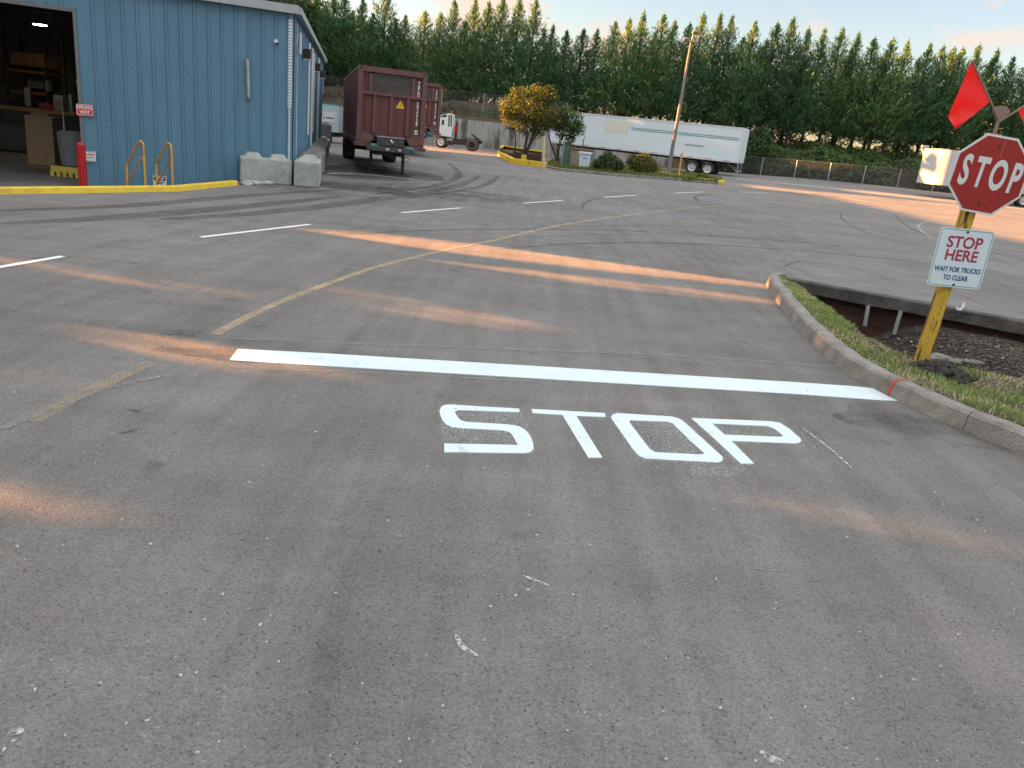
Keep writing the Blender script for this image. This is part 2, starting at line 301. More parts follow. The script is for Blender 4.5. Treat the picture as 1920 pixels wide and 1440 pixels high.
# asphalt
def asphalt():
    m = bpy.data.materials.new('asphalt'); m.use_nodes = True; nt = m.node_tree; N = nt.nodes; L = nt.links
    b = N['Principled BSDF']; b.inputs['Roughness'].default_value = .85; b.inputs['Specular IOR Level'].default_value = .08
    g = N.new('ShaderNodeNewGeometry'); pos = g.outputs['Position']
    def noi(sc, det=5, ro=.6, st=None, dist=0):
        n = N.new('ShaderNodeTexNoise'); n.inputs['Scale'].default_value = sc; n.inputs['Detail'].default_value = det; n.inputs['Roughness'].default_value = ro; n.inputs['Distortion'].default_value = dist
        if st:
            mp = N.new('ShaderNodeMapping'); mp.inputs['Scale'].default_value = st[0]; mp.inputs['Rotation'].default_value = (0, 0, st[1]); L.new(pos, mp.inputs[0]); L.new(mp.outputs[0], n.inputs[0])
        else: L.new(pos, n.inputs[0])
        return n.outputs['Fac']
    def mrange(x, a, c, lo, hi):
        r = N.new('ShaderNodeMapRange'); r.inputs[1].default_value = a; r.inputs[2].default_value = c; r.inputs[3].default_value = lo; r.inputs[4].default_value = hi; L.new(x, r.inputs[0]); return r.outputs[0]
    def mul(a, c):
        x = N.new('ShaderNodeMath'); x.operation = 'MULTIPLY'; L.new(a, x.inputs[0])
        if isinstance(c, float): x.inputs[1].default_value = c
        else: L.new(c, x.inputs[1])
        return x.outputs[0]
    big = mrange(noi(.25, 4, .6), .3, .7, .84, 1.14)
    mid = mrange(noi(1.6, 6, .65), .3, .7, .9, 1.1)
    stre = mrange(noi(1.3, 5, .6, ((3.2, .22, 1), R_(12)), .4), .35, .7, 1.10, .87)
    stre2 = mrange(noi(.9, 4, .6, ((.16, 2.2, 1), R_(-6)), .6), .35, .7, 1.07, .9)
    fine = mrange(noi(85, 4, .8), .32, .68, .83, 1.17)
    vor = N.new('ShaderNodeTexVoronoi'); vor.inputs['Scale'].default_value = 130; L.new(pos, vor.inputs[0])
    sp = N.new('ShaderNodeSeparateColor'); L.new(vor.outputs['Color'], sp.inputs[0])
    st = mrange(sp.outputs[0], .0, 1, .82, 1.18); light = mrange(sp.outputs[1], .985, 1, 1, 1.4); dark = mrange(sp.outputs[2], .95, 1, 1, .5)
    v = mul(mul(mul(mul(big, mid), mul(stre, stre2)), mul(fine, st)), mul(light, dark))
    stain = mrange(noi(2.4, 3, .5), .66, .74, 1, .72); v = mul(v, stain)
    spk = N.new('ShaderNodeTexVoronoi'); spk.inputs['Scale'].default_value = 3.1; spk.inputs['Randomness'].default_value = 1; L.new(pos, spk.inputs[0])
    spots = mrange(spk.outputs['Distance'], .018, .034, .5, 1); v = mul(v, spots)
    mx = N.new('ShaderNodeMix'); mx.data_type = 'RGBA'; mx.blend_type = 'MULTIPLY'; mx.inputs[0].default_value = 1; L.new(v, mx.inputs[7])
    hue = N.new('ShaderNodeMix'); hue.data_type = 'RGBA'; L.new(mrange(noi(.6, 3), .35, .65, 0, 1), hue.inputs[0])
    hue.inputs[6].default_value = (.183, .172, .164, 1); hue.inputs[7].default_value = (.172, .169, .167, 1)
    L.new(hue.outputs[2], mx.inputs[6]); L.new(mx.outputs[2], b.inputs['Base Color'])
    ad = N.new('ShaderNodeMath'); ad.operation = 'ADD'; L.new(mul(noi(90, 3, .7), .6), ad.inputs[0]); L.new(mul(vor.outputs['Distance'], -1.0), ad.inputs[1])
    bp = N.new('ShaderNodeBump'); bp.inputs['Strength'].default_value = .8; bp.inputs['Distance'].default_value = .008; L.new(ad.outputs[0], bp.inputs['Height']); L.new(bp.outputs[0], b.inputs['Normal'])
    return m
C_asph = asphalt()

# ================================================================= plan lines
KERB = [Vector((p[0], p[1], 0)) for p in [(4.02, 12.35), (3.80, 12.1), (3.66, 11.6), (3.52, 10.8), (3.33, 9.6), (3.17, 8.4), (3.09, 7.4), (3.13, 6.7), (3.28, 6.1), (3.52, 5.5), (3.86, 4.9), (4.5, 4.0), (5.4, 3.0), (7.0, 1.6)]]   # road side of the kerb
KERB = spline(KERB, 5)
BEAM = [Vector((4.12, 12.75, 0)), Vector((5.6, 11.85, 0)), Vector((7.14, 10.91, 0)), Vector((10.2, 9.0, 0)), Vector((14.0, 6.6, 0))]
def offs(pts, w):
    out = []
    for i, p in enumerate(pts):
        d = (pts[min(i + 1, len(pts) - 1)] - pts[max(i - 1, 0)]).normalized(); out.append(p + Vector((-d.y, d.x, 0)) * w)
    return out
KIN = offs(KERB, .16)           # inner edge of the kerb
PIT = [(p.x, p.y) for p in KERB] + [(p.x, p.y) for p in reversed(BEAM)]
WD = Vector((.94, .342, 0)).normalized(); SD = Vector((-.222, .975, 0)).normalized(); COR = Vector((-6.22, 20.3, 0))
YC = [Vector((-15.5, -2.0, 0)), Vector((-8.70, 12.58, 0)), Vector((-7.13, 15.78, 0)), Vector((-6.84, 18.3, 0))]    # yellow curb, road side
LOW = [(-15.6, -2.0), (-8.8, 12.6), (-7.23, 15.8), (-6.94, 18.3), (-7.25, 19.2), (-7.15, 20.0), (-6.6, 20.6), (-10.4, 37.8), (-21, 34), (-19, 15), (-22, -2)]
ISL_F = [G(*p) for p in [(1022, 313), (1050, 320), (1100, 325), (1150, 330), (1250, 337), (1345, 346)]]
ISL_B = [G(*p) for p in [(1352, 339), (1300, 329), (1240, 322), (1180, 315), (1120, 309), (1040, 300)]]

# ================================================================= ground
def ground():
    V = []; E = []
    def loop(p):
        o = len(V); V.extend(Vector((q[0], q[1])) for q in p); E.extend((o + i, o + (i + 1) % len(p)) for i in range(len(p)))
    loop([(-600, -300), (600, -300), (600, 78), (-600, 78)]); loop(PIT); loop(LOW)
    holes = [PIT, LOW]
    for x in np.arange(-60, 90, 2.5):
        for y in np.arange(22, 77, 2.5): V.append(Vector((x + .01, y + .013)))
    r = geometry.delaunay_2d_cdt(V, E, [], 0, 1e-4); vs, fs = r[0], r[2]
    cx = np.array([sum(vs[i].x for i in f) / 3 for f in fs]); cy = np.array([sum(vs[i].y for i in f) / 3 for f in fs])
    bad = inpoly(cx, cy, holes[0]) | inpoly(cx, cy, holes[1])
    F = []
    for f, k in zip(fs, bad):
        if k: continue
        a, b_, c = [vs[i] for i in f]; F.append(list(f) if (b_ - a).cross(c - a) > 0 else list(f)[::-1])
    b = MB(); b.add([(v.x, v.y, gz(v.x, v.y)) for v in vs], F, 0, True)
    return tag(b.build('asphalt_road', C_asph), kind='structure')
road = ground()
b = MB(); b.prism([(-30, -20), (-13, -20), (-6.5, 13), (-6.0, 21), (-9, 40), (-30, 40)], -.62, -.5); tag(b.build('lower_pavement', mat('bay_concrete', (.15, .15, .148), rough=.7, var=.25, scale=1.5, dirt=(.07, .07, .072), dirt_amt=.6, dscale=.8)), kind='structure')
# far side: bank and plateau behind the yard
def bank():
    b = MB(); xs = np.linspace(-120, 160, 141); prof = [(0, 0), (1.5, .9), (4, 2.3), (7, 3.3), (10, 3.9), (16, 4.1), (60, 4.3), (400, 5), (1400, 6)]
    rows = []
    for x in xs:
        y0 = 76.6 if x < 7 else 76.6 - (x - 7) * .13
        lift = 2.45 * (1 - ss(5, 13, x)); r = []
        for k, (dy, z) in enumerate(prof):
            zz = max(z * (1 if x > 13 else 1), 0) + (lift if k < 3 else lift * .3) - .05
            zz = min(zz, 4.3) if k < 6 else zz
            zz += .25 * noise.noise(Vector((x * .3, dy * .4, 3))) * (1 if 0 < k < 5 else 0)
            base = gz(x, y0) if k == 0 and x > 12 else 0
            r.append((x, y0 + dy, zz + base))
        rows.append(r)
    n = len(prof); vs = [p for r in rows for p in r]
    fs = [(i * n + j, (i + 1) * n + j, (i + 1) * n + j + 1, i * n + j + 1) for i in range(len(xs) - 1) for j in range(n - 1)]
    b.add(vs, fs, 0, True); return b
tag(bank().build('hillside', mat('bank_soil', (.065, .048, .034), rough=1, var=.35, scale=.8, dirt=(.06, .075, .03), dirt_amt=.8, dscale=.35, coords='Object')), kind='structure')

# ================================================================= road markings (children of the road)
def mark(b, name, m, label=None):
    o = b.build(name, m, road); tag(o, label); return o
def flat(px, zoff=.005, holes=()):
    b = MB(); b.prism([tuple(G(*p))[:2] for p in px], 0, zoff, 0, [[tuple(G(*p))[:2] for p in h] for h in holes], caps=(False, True)); return b
mark(flat([(446, 655), (600, 663), (1000, 687), (1500, 718), (1600, 725), (1640, 729), (1670, 741), (1696, 753), (1650, 751), (1500, 740), (1000, 710), (700, 692), (560, 684), (430, 676)]), 'stop_line', C_paint)
cz = lambda L_: [(780 + x / 2.4615, 730 + y / 2.4615) for x, y in L_]
word = mark(flat(cz([(475, 92), (300, 82), (160, 73), (135, 74), (118, 82), (108, 100), (112, 122), (122, 146), (140, 165), (165, 177), (200, 181), (400, 192), (430, 200), (445, 215), (458, 238), (470, 260), (300, 256), (130, 253), (130, 292), (320, 295), (500, 297), (530, 292), (543, 275), (540, 250), (528, 220), (508, 194), (480, 175), (445, 167), (400, 163), (230, 153), (207, 146), (190, 128), (178, 106), (195, 98), (478, 108)])), 'letter_s', C_paint)
mark(flat(cz([(533, 93), (872, 112), (875, 130), (740, 125), (860, 318), (795, 318), (675, 120), (538, 112)])), 'letter_t', C_paint)
mark(flat(cz([(905, 120), (925, 112), (1180, 128), (1215, 138), (1240, 155), (1330, 237), (1415, 315), (1415, 332), (1395, 340), (1060, 322), (1030, 310), (1005, 285), (900, 135)]), holes=[cz([(985, 145), (1160, 152), (1185, 160), (1260, 235), (1330, 298), (1318, 304), (1105, 293), (1080, 280), (1030, 215), (985, 155)])]), 'letter_o', C_paint)
mark(flat(cz([(1270, 135), (1640, 150), (1680, 158), (1722, 184), (1772, 228), (1778, 240), (1765, 250), (1740, 252), (1455, 240), (1560, 345), (1498, 345), (1390, 243)]), holes=[cz([(1365, 160), (1620, 172), (1650, 182), (1695, 216), (1680, 222), (1425, 212)])]), 'letter_p', C_paint)
# thin over-spray rim round the new lettering
C_spray = worn('overspray', (.5, .55, .55), thr=(.5, .68), scale=30, maxa=.75, fine=140, amt=.6)
for nm, pl in (('s', [(100, 70), (160, 66), (480, 86), (560, 270), (540, 302), (128, 300), (126, 250), (100, 100)]), ('o', [(880, 110), (1240, 140), (1430, 320), (1400, 352), (1040, 330), (990, 290)]), ('p', [(1255, 128), (1690, 150), (1790, 240), (1480, 256), (1570, 352), (1480, 350)])):
    mark(flat(cz(pl), .0025), 'overspray_patch', C_spray)
mark(flat([(1290, 866), (1340, 868), (1400, 880), (1370, 896), (1300, 892)], .0025), 'overspray_patch', C_spray)
C_fyel = worn('faded_yellow', (.42, .335, .225), thr=(.30, .60), scale=3, maxa=.78)
C_fyel2 = worn('very_faded_yellow', (.40, .32, .22), thr=(.40, .66), scale=3, maxa=.75)
C_seam = worn('pale_seam', (.27, .26, .25), thr=(.40, .62), scale=4, maxa=.65)
C_wline = worn('lane_white', (.66, .68, .68), thr=(.22, .44), scale=5)
C_wfaint = worn('faint_white', (.50, .50, .48), thr=(.36, .58), scale=5, maxa=.8)
C_skid = worn('skid_black', (.035, .034, .033), thr=(.32, .64), scale=2.2, maxa=.68)
C_skid2 = worn('skid_soft', (.05, .048, .046), thr=(.33, .68), scale=1.6, maxa=.6)
C_skid3 = worn('skid_ghost', (.09, .088, .086), thr=(.45, .75), scale=5, maxa=.4)
C_chalk = worn('chalk_mark', (.45, .45, .44), thr=(.42, .56), scale=26, maxa=.9)
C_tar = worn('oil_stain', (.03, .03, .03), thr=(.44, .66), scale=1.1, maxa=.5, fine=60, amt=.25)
def pl(px, w, m, name, dz=.004, taper=False):
    pts = spline([G(*p) for p in px], 8); return mark(strip(pts, w, dz, taper=taper), name, m)
pl([(402, 628), (470, 592), (560, 553), (700, 503), (790, 480), (860, 464), (930, 450), (1060, 421), (1200, 401), (1320, 388), (1450, 380), (1570, 377)], .095, C_fyel, 'yellow_guide_line')
pl([(60, 790), (120, 757), (200, 718), (285, 680)], .11, C_fyel2, 'yellow_guide_line')
pl([(0, 806), (100, 768), (200, 730), (316, 704)], .05, C_seam, 'seam', .0065)
for q in [[(-70, 513), (118, 481)], [(376, 445), (581, 421)], [(753, 399), (863, 390)], [(981, 381), (1055, 376)], [(1133, 370), (1193, 366)], [(1266, 362), (1318, 360)], [(1387, 360), (1440, 362)]]:
    pl(q, .085, C_wline, 'lane_dash')
pl([(1578, 370), (1651, 382), (1700, 388)], .10, C_wline, 'lane_dash')
pl([(118, 482), (240, 466), (376, 458), (600, 440), (800, 424), (1070, 405)], .06, C_seam, 'seam')
pl([(395, 633), (700, 646), (1000, 657), (1300, 669), (1600, 692)], .07, C_seam, 'seam')
pl([(430, 690), (700, 700), (1000, 716)], .05, C_seam, 'seam', .003)
pl([(1432, 535), (1428, 515), (1445, 495), (1475, 477), (1512, 462)], .09, C_seam, 'seam')
pl([(1470, 500), (1500, 490), (1540, 495)], .05, C_skid, 'skid_mark')
pl([(1760, 417), (1735, 417), (1722, 424), (1732, 436), (1760, 448), (1860, 477), (1990, 512)], .07, C_wfaint, 'white_curve_line')
pl([(1830, 510), (1990, 535)], .05, C_seam, 'seam')
pl([(1378, 334.5), (1500, 347), (1780, 377), (1990, 400)], .22, C_wline, 'edge_line')
pl([(640, 283), (800, 277), (938, 291)], .18, C_wfaint, 'edge_line')
pl([(612, 325), (683, 327), (790, 338)], .25, C_wfaint, 'bay_line')
pl([(820, 300), (770, 298)], .15, C_wfaint, 'bay_line')
for q, w, m in [([(640, 440), (800, 432), (930, 430), (1150, 432), (1400, 446), (1560, 460), (1990, 500)], .10, C_skid), ([(930, 468), (1080, 457), (1250, 456), (1400, 463), (1560, 476), (1740, 494), (1990, 525)], .11, C_skid),
                ([(900, 449), (1150, 440), (1380, 446), (1660, 468)], .07, C_skid2), ([(1577, 398), (1580, 412), (1619, 434), (1684, 453), (1760, 468)], .12, C_skid2), ([(1678, 402), (1690, 416), (1730, 438), (1800, 455)], .12, C_skid2),
                ([(1090, 395), (1098, 380), (1130, 372), (1200, 377)], .14, C_skid2), ([(1310, 378), (1305, 368), (1340, 362)], .16, C_skid2), ([(1000, 425), (1300, 425), (1600, 440)], .08, C_skid2), ([(1250, 410), (1500, 418), (1750, 445)], .08, C_skid2),
                ([(300, 412), (500, 398), (700, 375), (850, 350), (900, 330)], .5, C_skid2), ([(0, 420), (250, 405), (480, 385), (640, 368)], .5, C_skid2), ([(0, 395), (250, 385), (450, 368), (640, 355)], .4, C_skid2),
                ([(700, 365), (830, 345), (860, 325), (840, 305)], .35, C_skid2), ([(760, 372), (900, 350), (935, 330)], .3, C_skid2), ([(600, 1440), (610, 1250), (640, 1130), (660, 1050)], .09, C_skid3), ([(1370, 1440), (1330, 1320), (1290, 1200)], .11, C_skid3), 
                ]:
    pl(q, w, m, 'skid_mark', .0025, taper=True)
pl([(1500, 800), (1560, 845), (1598, 880)], .022, C_chalk, 'chalk_scratch', taper=True)
pl([(854, 1190), (868, 1215), (898, 1232)], .022, C_chalk, 'chalk_scratch', taper=True)
pl([(15, 1375), (45, 1372)], .03, C_chalk, 'chalk_scratch', taper=True)
pl([(1425, 1410), (1448, 1425), (1470, 1432)], .035, C_chalk, 'chalk_scratch', taper=True)
pl([(980, 1080), (1030, 1100)], .02, C_chalk, 'chalk_scratch', taper=True)
pl([(1340, 1060), (1500, 1075)], .01, C_seam, 'chalk_scratch', taper=True)
for q in [[(300, 625), (320, 628), (345, 627)], [(345, 628), (370, 632)], [(258, 806), (222, 815)], [(240, 768), (262, 772)]]:
    pl(q, .025, C_skid, 'crack', taper=True)
def blotch(u, v, rx, ry, m, name='stain_or_shade', dz=.0015):
    c = G(u, v); b = MB(); vs = [(c.x, c.y, gz(c.x, c.y) + dz)]; n = 28
    for i in range(n):
        a = 2 * math.pi * i / n; k = .8 + .35 * noise.noise(Vector((math.cos(a) * 1.5, math.sin(a) * 1.5, u * .1)))
        x = c.x + rx * k * math.cos(a); y = c.y + ry * k * math.sin(a); vs.append((x, y, gz(x, y) + dz))
    b.add(vs, [(0, 1 + i, 1 + (i + 1) % n) for i in range(n)]); mark(b, name, m)
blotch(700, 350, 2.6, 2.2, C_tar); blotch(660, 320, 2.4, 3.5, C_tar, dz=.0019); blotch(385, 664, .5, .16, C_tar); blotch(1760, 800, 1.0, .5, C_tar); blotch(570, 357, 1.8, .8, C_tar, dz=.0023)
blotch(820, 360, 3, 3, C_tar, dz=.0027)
C_stainshade = worn('ground_stain_and_shade', (.05, .048, .046), thr=(.30, .62), scale=.7, maxa=.62, fine=30, amt=.2)  # dark ground under the container: stain plus its shade put into the colour
blotch(700, 322, 3.2, 4.5, C_stainshade, dz=.0031); blotch(640, 348, 2.0, 1.2, C_stainshade, dz=.0035)
# loose grit and paper flecks on the road
b = MB()
for i in range(170):
    u, v = random.uniform(-20, 1940), 420 + 1010 * random.random() ** .8
    p = G(u, v)
    if inpoly(np.array([p.x]), np.array([p.y]), PIT)[0] or inpoly(np.array([p.x]), np.array([p.y]), LOW)[0]: continue
    s = random.uniform(.0025, .006) * (1 + .12 * p.y); a = random.uniform(0, 3)
    b.box((p.x, p.y, gz(p.x, p.y) + s * .4), (s * random.uniform(1, 2.2), s, s * .8), a)
tag(b.build('loose_grit', mat('grit', (.42, .41, .39), var=.3, scale=3)), 'pale grit and small stones scattered over the asphalt', 'grit', kind='stuff')
for px, L_, a in (((1803, 1017), .03, .1), ((1885, 1011), .03, 1.9), ((148, 1157), .03, .2), ((1096, 947), .01, 1.5), ((312, 959), .03, .5)):
    pass

# ================================================================= kerbs
def sweep(pts, prof, closed=False, mi=0):       # profile (offset to the left, z) swept along a line following gz
    b = MB(); n = len(prof); vs = []
    for i, p in enumerate(pts):
        if i == 0: d = pts[1] - pts[0]
        elif i == len(pts) - 1: d = pts[-1] - pts[-2]
        else: d = (pts[i + 1] - pts[i]).normalized() + (pts[i] - pts[i - 1]).normalized()
        d = d.normalized(); nn = Vector((-d.y, d.x, 0))
        for o, z in prof: q = p + nn * o; vs.append((q.x, q.y, z + gz(p.x, p.y)))
    fs = [(i * n + j, (i + 1) * n + j, (i + 1) * n + j + 1, i * n + j + 1) for i in range(len(pts) - 1) for j in range(n - 1)]
    fs = [f[::-1] for f in fs]
    fs += [tuple(range(n)), tuple(range((len(pts) - 1) * n + n - 1, (len(pts) - 1) * n - 1, -1))]
    b.add(vs, fs, mi, False); return b
KP = [(-.0, -.1), (.0, .0), (.025, .125), (.05, .148), (.10, .152), (.16, .15), (.165, -.1)]
kerb = thing('concrete_kerb', KERB[0], 'worn grey concrete kerb curving along the grass verge beside the sign', 'kerb')
iv = inv(kerb)
# split in cast lengths with open joints
cuts = []; acc = 0; last = 0; idx = [0]
L_acc = [0]
for i in range(1, len(KERB)): L_acc.append(L_acc[-1] + (KERB[i] - KERB[i - 1]).length)
joints = []
for u, v in ((1532, 632), (1848, 806)):
    g = G(u, v); joints.append(min(range(len(KERB)), key=lambda i: (KERB[i] - g).length))
C_kerb = mat('kerb_concrete', (.25, .24, .225), rough=.95, var=.25, scale=5, dirt=(.13, .115, .095), dirt_amt=.8, dscale=3.5, bump=.9, bscale=60)
prev = 0
for j in sorted(joints) + [len(KERB) - 1]:
    seg = [p.copy() for p in KERB[prev:j + 1]]
    if len(seg) < 2: continue
    fine = []
    for i in range(len(seg) - 1):
        for k in range(4): fine.append(seg[i].lerp(seg[i + 1], k / 4))
    fine.append(seg[-1]); 
    if prev: fine[0] = fine[0].lerp(fine[1], .25)
    bb = sweep(fine, KP)
    bb.v = [tuple(Vector(v) + Vector((noise.noise(Vector(v) * 6), noise.noise(Vector(v) * 6 + Vector((5, 5, 5))), noise.noise(Vector(v) * 5 + Vector((9, 1, 3)))) ) * .007) for v in bb.v]
    bb.xf(iv).build('kerb_length', C_kerb, kerb); prev = j
# red paint line across the kerb
g = G(1680, 748); i0 = min(range(len(KERB)), key=lambda i: (KERB[i] - g).length); 
dk = (KERB[i0 + 1] - KERB[i0 - 1]).normalized(); nk = Vector((-dk.y, dk.x, 0)); pk = KERB[i0]
C_redspray = worn('red_spray', (.62, .04, .03), thr=(.32, .5), scale=20, maxa=.85, fine=160)
b = MB(); pr = [(-.006, .0), (.018, .125), (.045, .157), (.10, .161), (.15, .159)]; vs = []
for o, z in pr:
    for s in (-.012, .012): q = pk + nk * o + dk * (s + .05 * o); vs.append((q.x, q.y, z))
b.add(vs, [(2 * i, 2 * i + 1, 2 * i + 3, 2 * i + 2) for i in range(len(pr) - 1)])
b.xf(iv).build('red_paint_mark', C_redspray, kerb)

# concrete beam edge of the far roadway with recess, posts and fitting below
beam = thing('retaining_edge', BEAM[0], 'dark weathered concrete edge beam of the far roadway above the pit', 'edge beam'); iv = inv(beam)
bp = []
for i in range(len(BEAM) - 1):
    n = max(2, int((BEAM[i + 1] - BEAM[i]).length / .25))
    for k in range(n): bp.append(BEAM[i].lerp(BEAM[i + 1], k / n))
bp.append(BEAM[-1])
s_ = sweep(bp, [(.30, -.3), (.30, .0035), (.02, .012), (-.0, -.01), (-.01, -.165), (.30, -.18)])
s_.v = [tuple(Vector(v) + Vector((noise.noise(Vector(v) * 3), noise.noise(Vector(v) * 3 + Vector((5, 5, 5))), noise.noise(Vector(v) * 4 + Vector((9, 1, 3))) * .6)) * (.03 if v[2] < 0.0 else 0.006)) for v in s_.v]
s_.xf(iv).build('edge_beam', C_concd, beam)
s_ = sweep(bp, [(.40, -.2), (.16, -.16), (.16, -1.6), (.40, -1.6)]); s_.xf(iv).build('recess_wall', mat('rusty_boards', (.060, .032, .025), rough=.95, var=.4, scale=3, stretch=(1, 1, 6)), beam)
for u0, v0, u1, v1 in ((1628, 573, 1621, 612), (1689, 583, 1676, 628)):
    bd_ = (BEAM[2] - BEAM[0]).normalized(); pf = BEAM[1] + Vector((bd_.y, -bd_.x, 0)) * .05
    p = on_wall(u0, v0, pf, bd_); q = on_wall(u1, v1, pf + Vector((bd_.y, -bd_.x, 0)) * .12, bd_); MB().cyl(iv @ p, iv @ q, .03, n=12).build('steel_post', mat('dull_steel', (.17, .18, .185), rough=.7, var=.25), beam)
p = on_wall(1807, 567, pf, bd_); q = [p + Vector((0, 0, 0)), p + Vector((-.0, -.02, -.06)), p + Vector((-.03, -.03, -.11)), p + Vector((-.08, -.03, -.11)), p + Vector((-.09, -.03, -.08))]
MB().tube([iv @ x for x in q], .018, 8).build('pipe_fitting', C_white, beam)

# verge / pit terrain
def resample(pts, n):
    acc = [0]
    for i in range(1, len(pts)): acc.append(acc[-1] + (pts[i] - pts[i - 1]).length)
    out = []
    for k in range(n):
        t = acc[-1] * k / (n - 1); i = max(j for j in range(len(acc)) if acc[j] <= t + 1e-9); i = min(i, len(pts) - 2)
        out.append(pts[i].lerp(pts[i + 1], (t - acc[i]) / max(1e-9, acc[i + 1] - acc[i])))
    return out
NS, NT = 90, 34
A_ = resample(KIN[1:], NS); B_ = resample(offs(BEAM, .1), NS)
GLINE = lambda x: 7.65 - .27 * max(0, x - 4.0)
def verge_z(s, t, w, x, y):
    gw = min(.5, .62 / max(w, .7)); 
    near = ss(9.3, 6.9, y) if False else 0
    gflat = gw if y > 8 else gw + (8 - y) * .10
    dp = 1.15 - .72 * ss(4.9, 6.3, x)
    z = .14 - .09 * ss(0, .12, t) - (dp - .09) * ss(gflat * .75, min(.95, gflat * .75 + .45), t) * ss(-.3, 1.0, y - GLINE(x))
    return z
VG = []
for i in range(NS):
    for j in range(NT):
        t = j / (NT - 1); p = A_[i].lerp(B_[i], t); w = (A_[i] - B_[i]).length
        z = verge_z(i / NS, t, w, p.x, p.y)
        if 0 < j: z += .03 * noise.noise(Vector((p.x * 2.5, p.y * 2.5, 0))) + .015 * noise.noise(Vector((p.x * 9, p.y * 9, 0)))
        VG.append((p.x, p.y, z, t, w))
def verge_mesh():
    b = MB(); fs = []; mi = []
    for i in range(NS - 1):
        for j in range(NT - 1): fs.append((i * NT + j, i * NT + j + 1, (i + 1) * NT + j + 1, (i + 1) * NT + j))
    b.add([v[:3] for v in VG], fs, 0, True)
    # make sure faces look up
    v = b.v; f = b.f[NT * 5]; a, c, d = [Vector(v[k]) for k in f[:3]]
    if (c - a).cross(d - a).z < 0: b.f = [g[::-1] for g in b.f]
    return b
tag(verge_mesh().build('verge_soil', mat('verge_mulch', (.062, .050, .042), rough=1, var=.5, scale=14, dirt=(.13, .11, .09), dirt_amt=.7, dscale=30, bump=1.0, bscale=40, dthr=(.58, .68))), kind='structure')
vi = [v for v in VG]
def vpoint():
    i = random.randrange(NS - 1); j = random.randrange(NT - 1); a, b_ = random.random(), random.random()
    q = [VG[i * NT + j], VG[(i + 1) * NT + j], VG[i * NT + j + 1]]
    f = lambda k: q[0][k] + (q[1][k] - q[0][k]) * a + (q[2][k] - q[0][k]) * b_
    return f(0), f(1), f(2), f(3), f(4)
# grass blades
g1, g2 = MB(), MB(); cnt = 0
for _ in range(150000):
    x, y, z, t, w = vpoint()
    lim = min(.62, .8 / max(w, .7)) if y > 7.4 else min(.62, .8 / max(w, .7)) + (7.6 - y) * .36
    lim += .08 * noise.noise(Vector((x * 1.5, y * 1.5, 7)))
    if t > lim and y > GLINE(x) + .1 * noise.noise(Vector((x * 2, y * 2, 4))): 
        if random.random() > .012: continue
    u, v = PROJ((x, y, z))
    if u > 2100 or v > 1000 or u < 1300: continue
    if math.hypot(x - 4.05, y - 7.35) < .16: continue
    pat = noise.noise(Vector((x * 2.2, y * 2.2, 1))) + .4 * noise.noise(Vector((x * 7, y * 7, 1)))
    dry = pat > .04
    if dry and random.random() < .45: continue
    h = random.uniform(.02, .05) * (1.5 if y < 6.6 else 1.0) * (1.35 if t > lim * .75 else 1) * (.7 if dry else 1)
    a = random.uniform(0, 6.28); wd = random.uniform(.0025, .005) * (1 + .05 * y); l = random.uniform(.2, .9) * h
    dx, dy = math.cos(a), math.sin(a); a2 = random.uniform(0, 6.28); ox, oy = math.cos(a2) * wd, math.sin(a2) * wd
    tgt = g2 if (dry and random.random() < .8) or random.random() < .08 else g1
    tgt.add([(x - ox, y - oy, z - .005), (x + ox, y + oy, z - .005), (x + ox * .7 + dx * l * .4, y + oy * .7 + dy * l * .4, z + h * .6), (x - ox * .7 + dx * l * .4, y - oy * .7 + dy * l * .4, z + h * .6), (x + dx * l, y + dy * l, z + h)], [(0, 1, 2, 3), (3, 2, 4)])
    cnt += 1
    if cnt > 42000: break
tag(g1.build('green_grass', leafmat('grass_green', (.10, .16, .045), (.28, .36, .11), (.52, .52, .24), trans=.35, cs=2)), 'green grass growing on the verge behind the concrete kerb', 'grass', kind='stuff')
tag(g2.build('dry_grass', leafmat('grass_dry', (.34, .28, .15), (.56, .49, .28), trans=.2, cs=2)), 'dry straw coloured patches of grass on the verge', 'grass', kind='stuff')
# bark chips
ch = MB()
for _ in range(60000):
    x, y, z, t, w = vpoint()
    if t < min(.5, .55 / max(w, .7)) or t > .93 or y < GLINE(x) + .05: continue
    u, v = PROJ((x, y, z))
    if not (1380 < u < 2050): continue
    s = random.uniform(.012, .045); M = Matrix.Rotation(random.uniform(0, 6), 3, 'Z') @ Matrix.Rotation(random.uniform(-.6, .6), 3, 'X')
    ch.box((x, y, z + .006), (s, s * random.uniform(.3, .6), s * .25), M=M, mi=0 if random.random() < .975 else 1)
tag(ch.build('bark_mulch', [leafmat('bark_chip', (.028, .019, .014), (.075, .055, .045), (.14, .11, .09), trans=0, cs=3), mat('pale_chip', (.40, .38, .33))]), 'dark bark mulch covering the slope below the edge beam', 'mulch', kind='stuff')
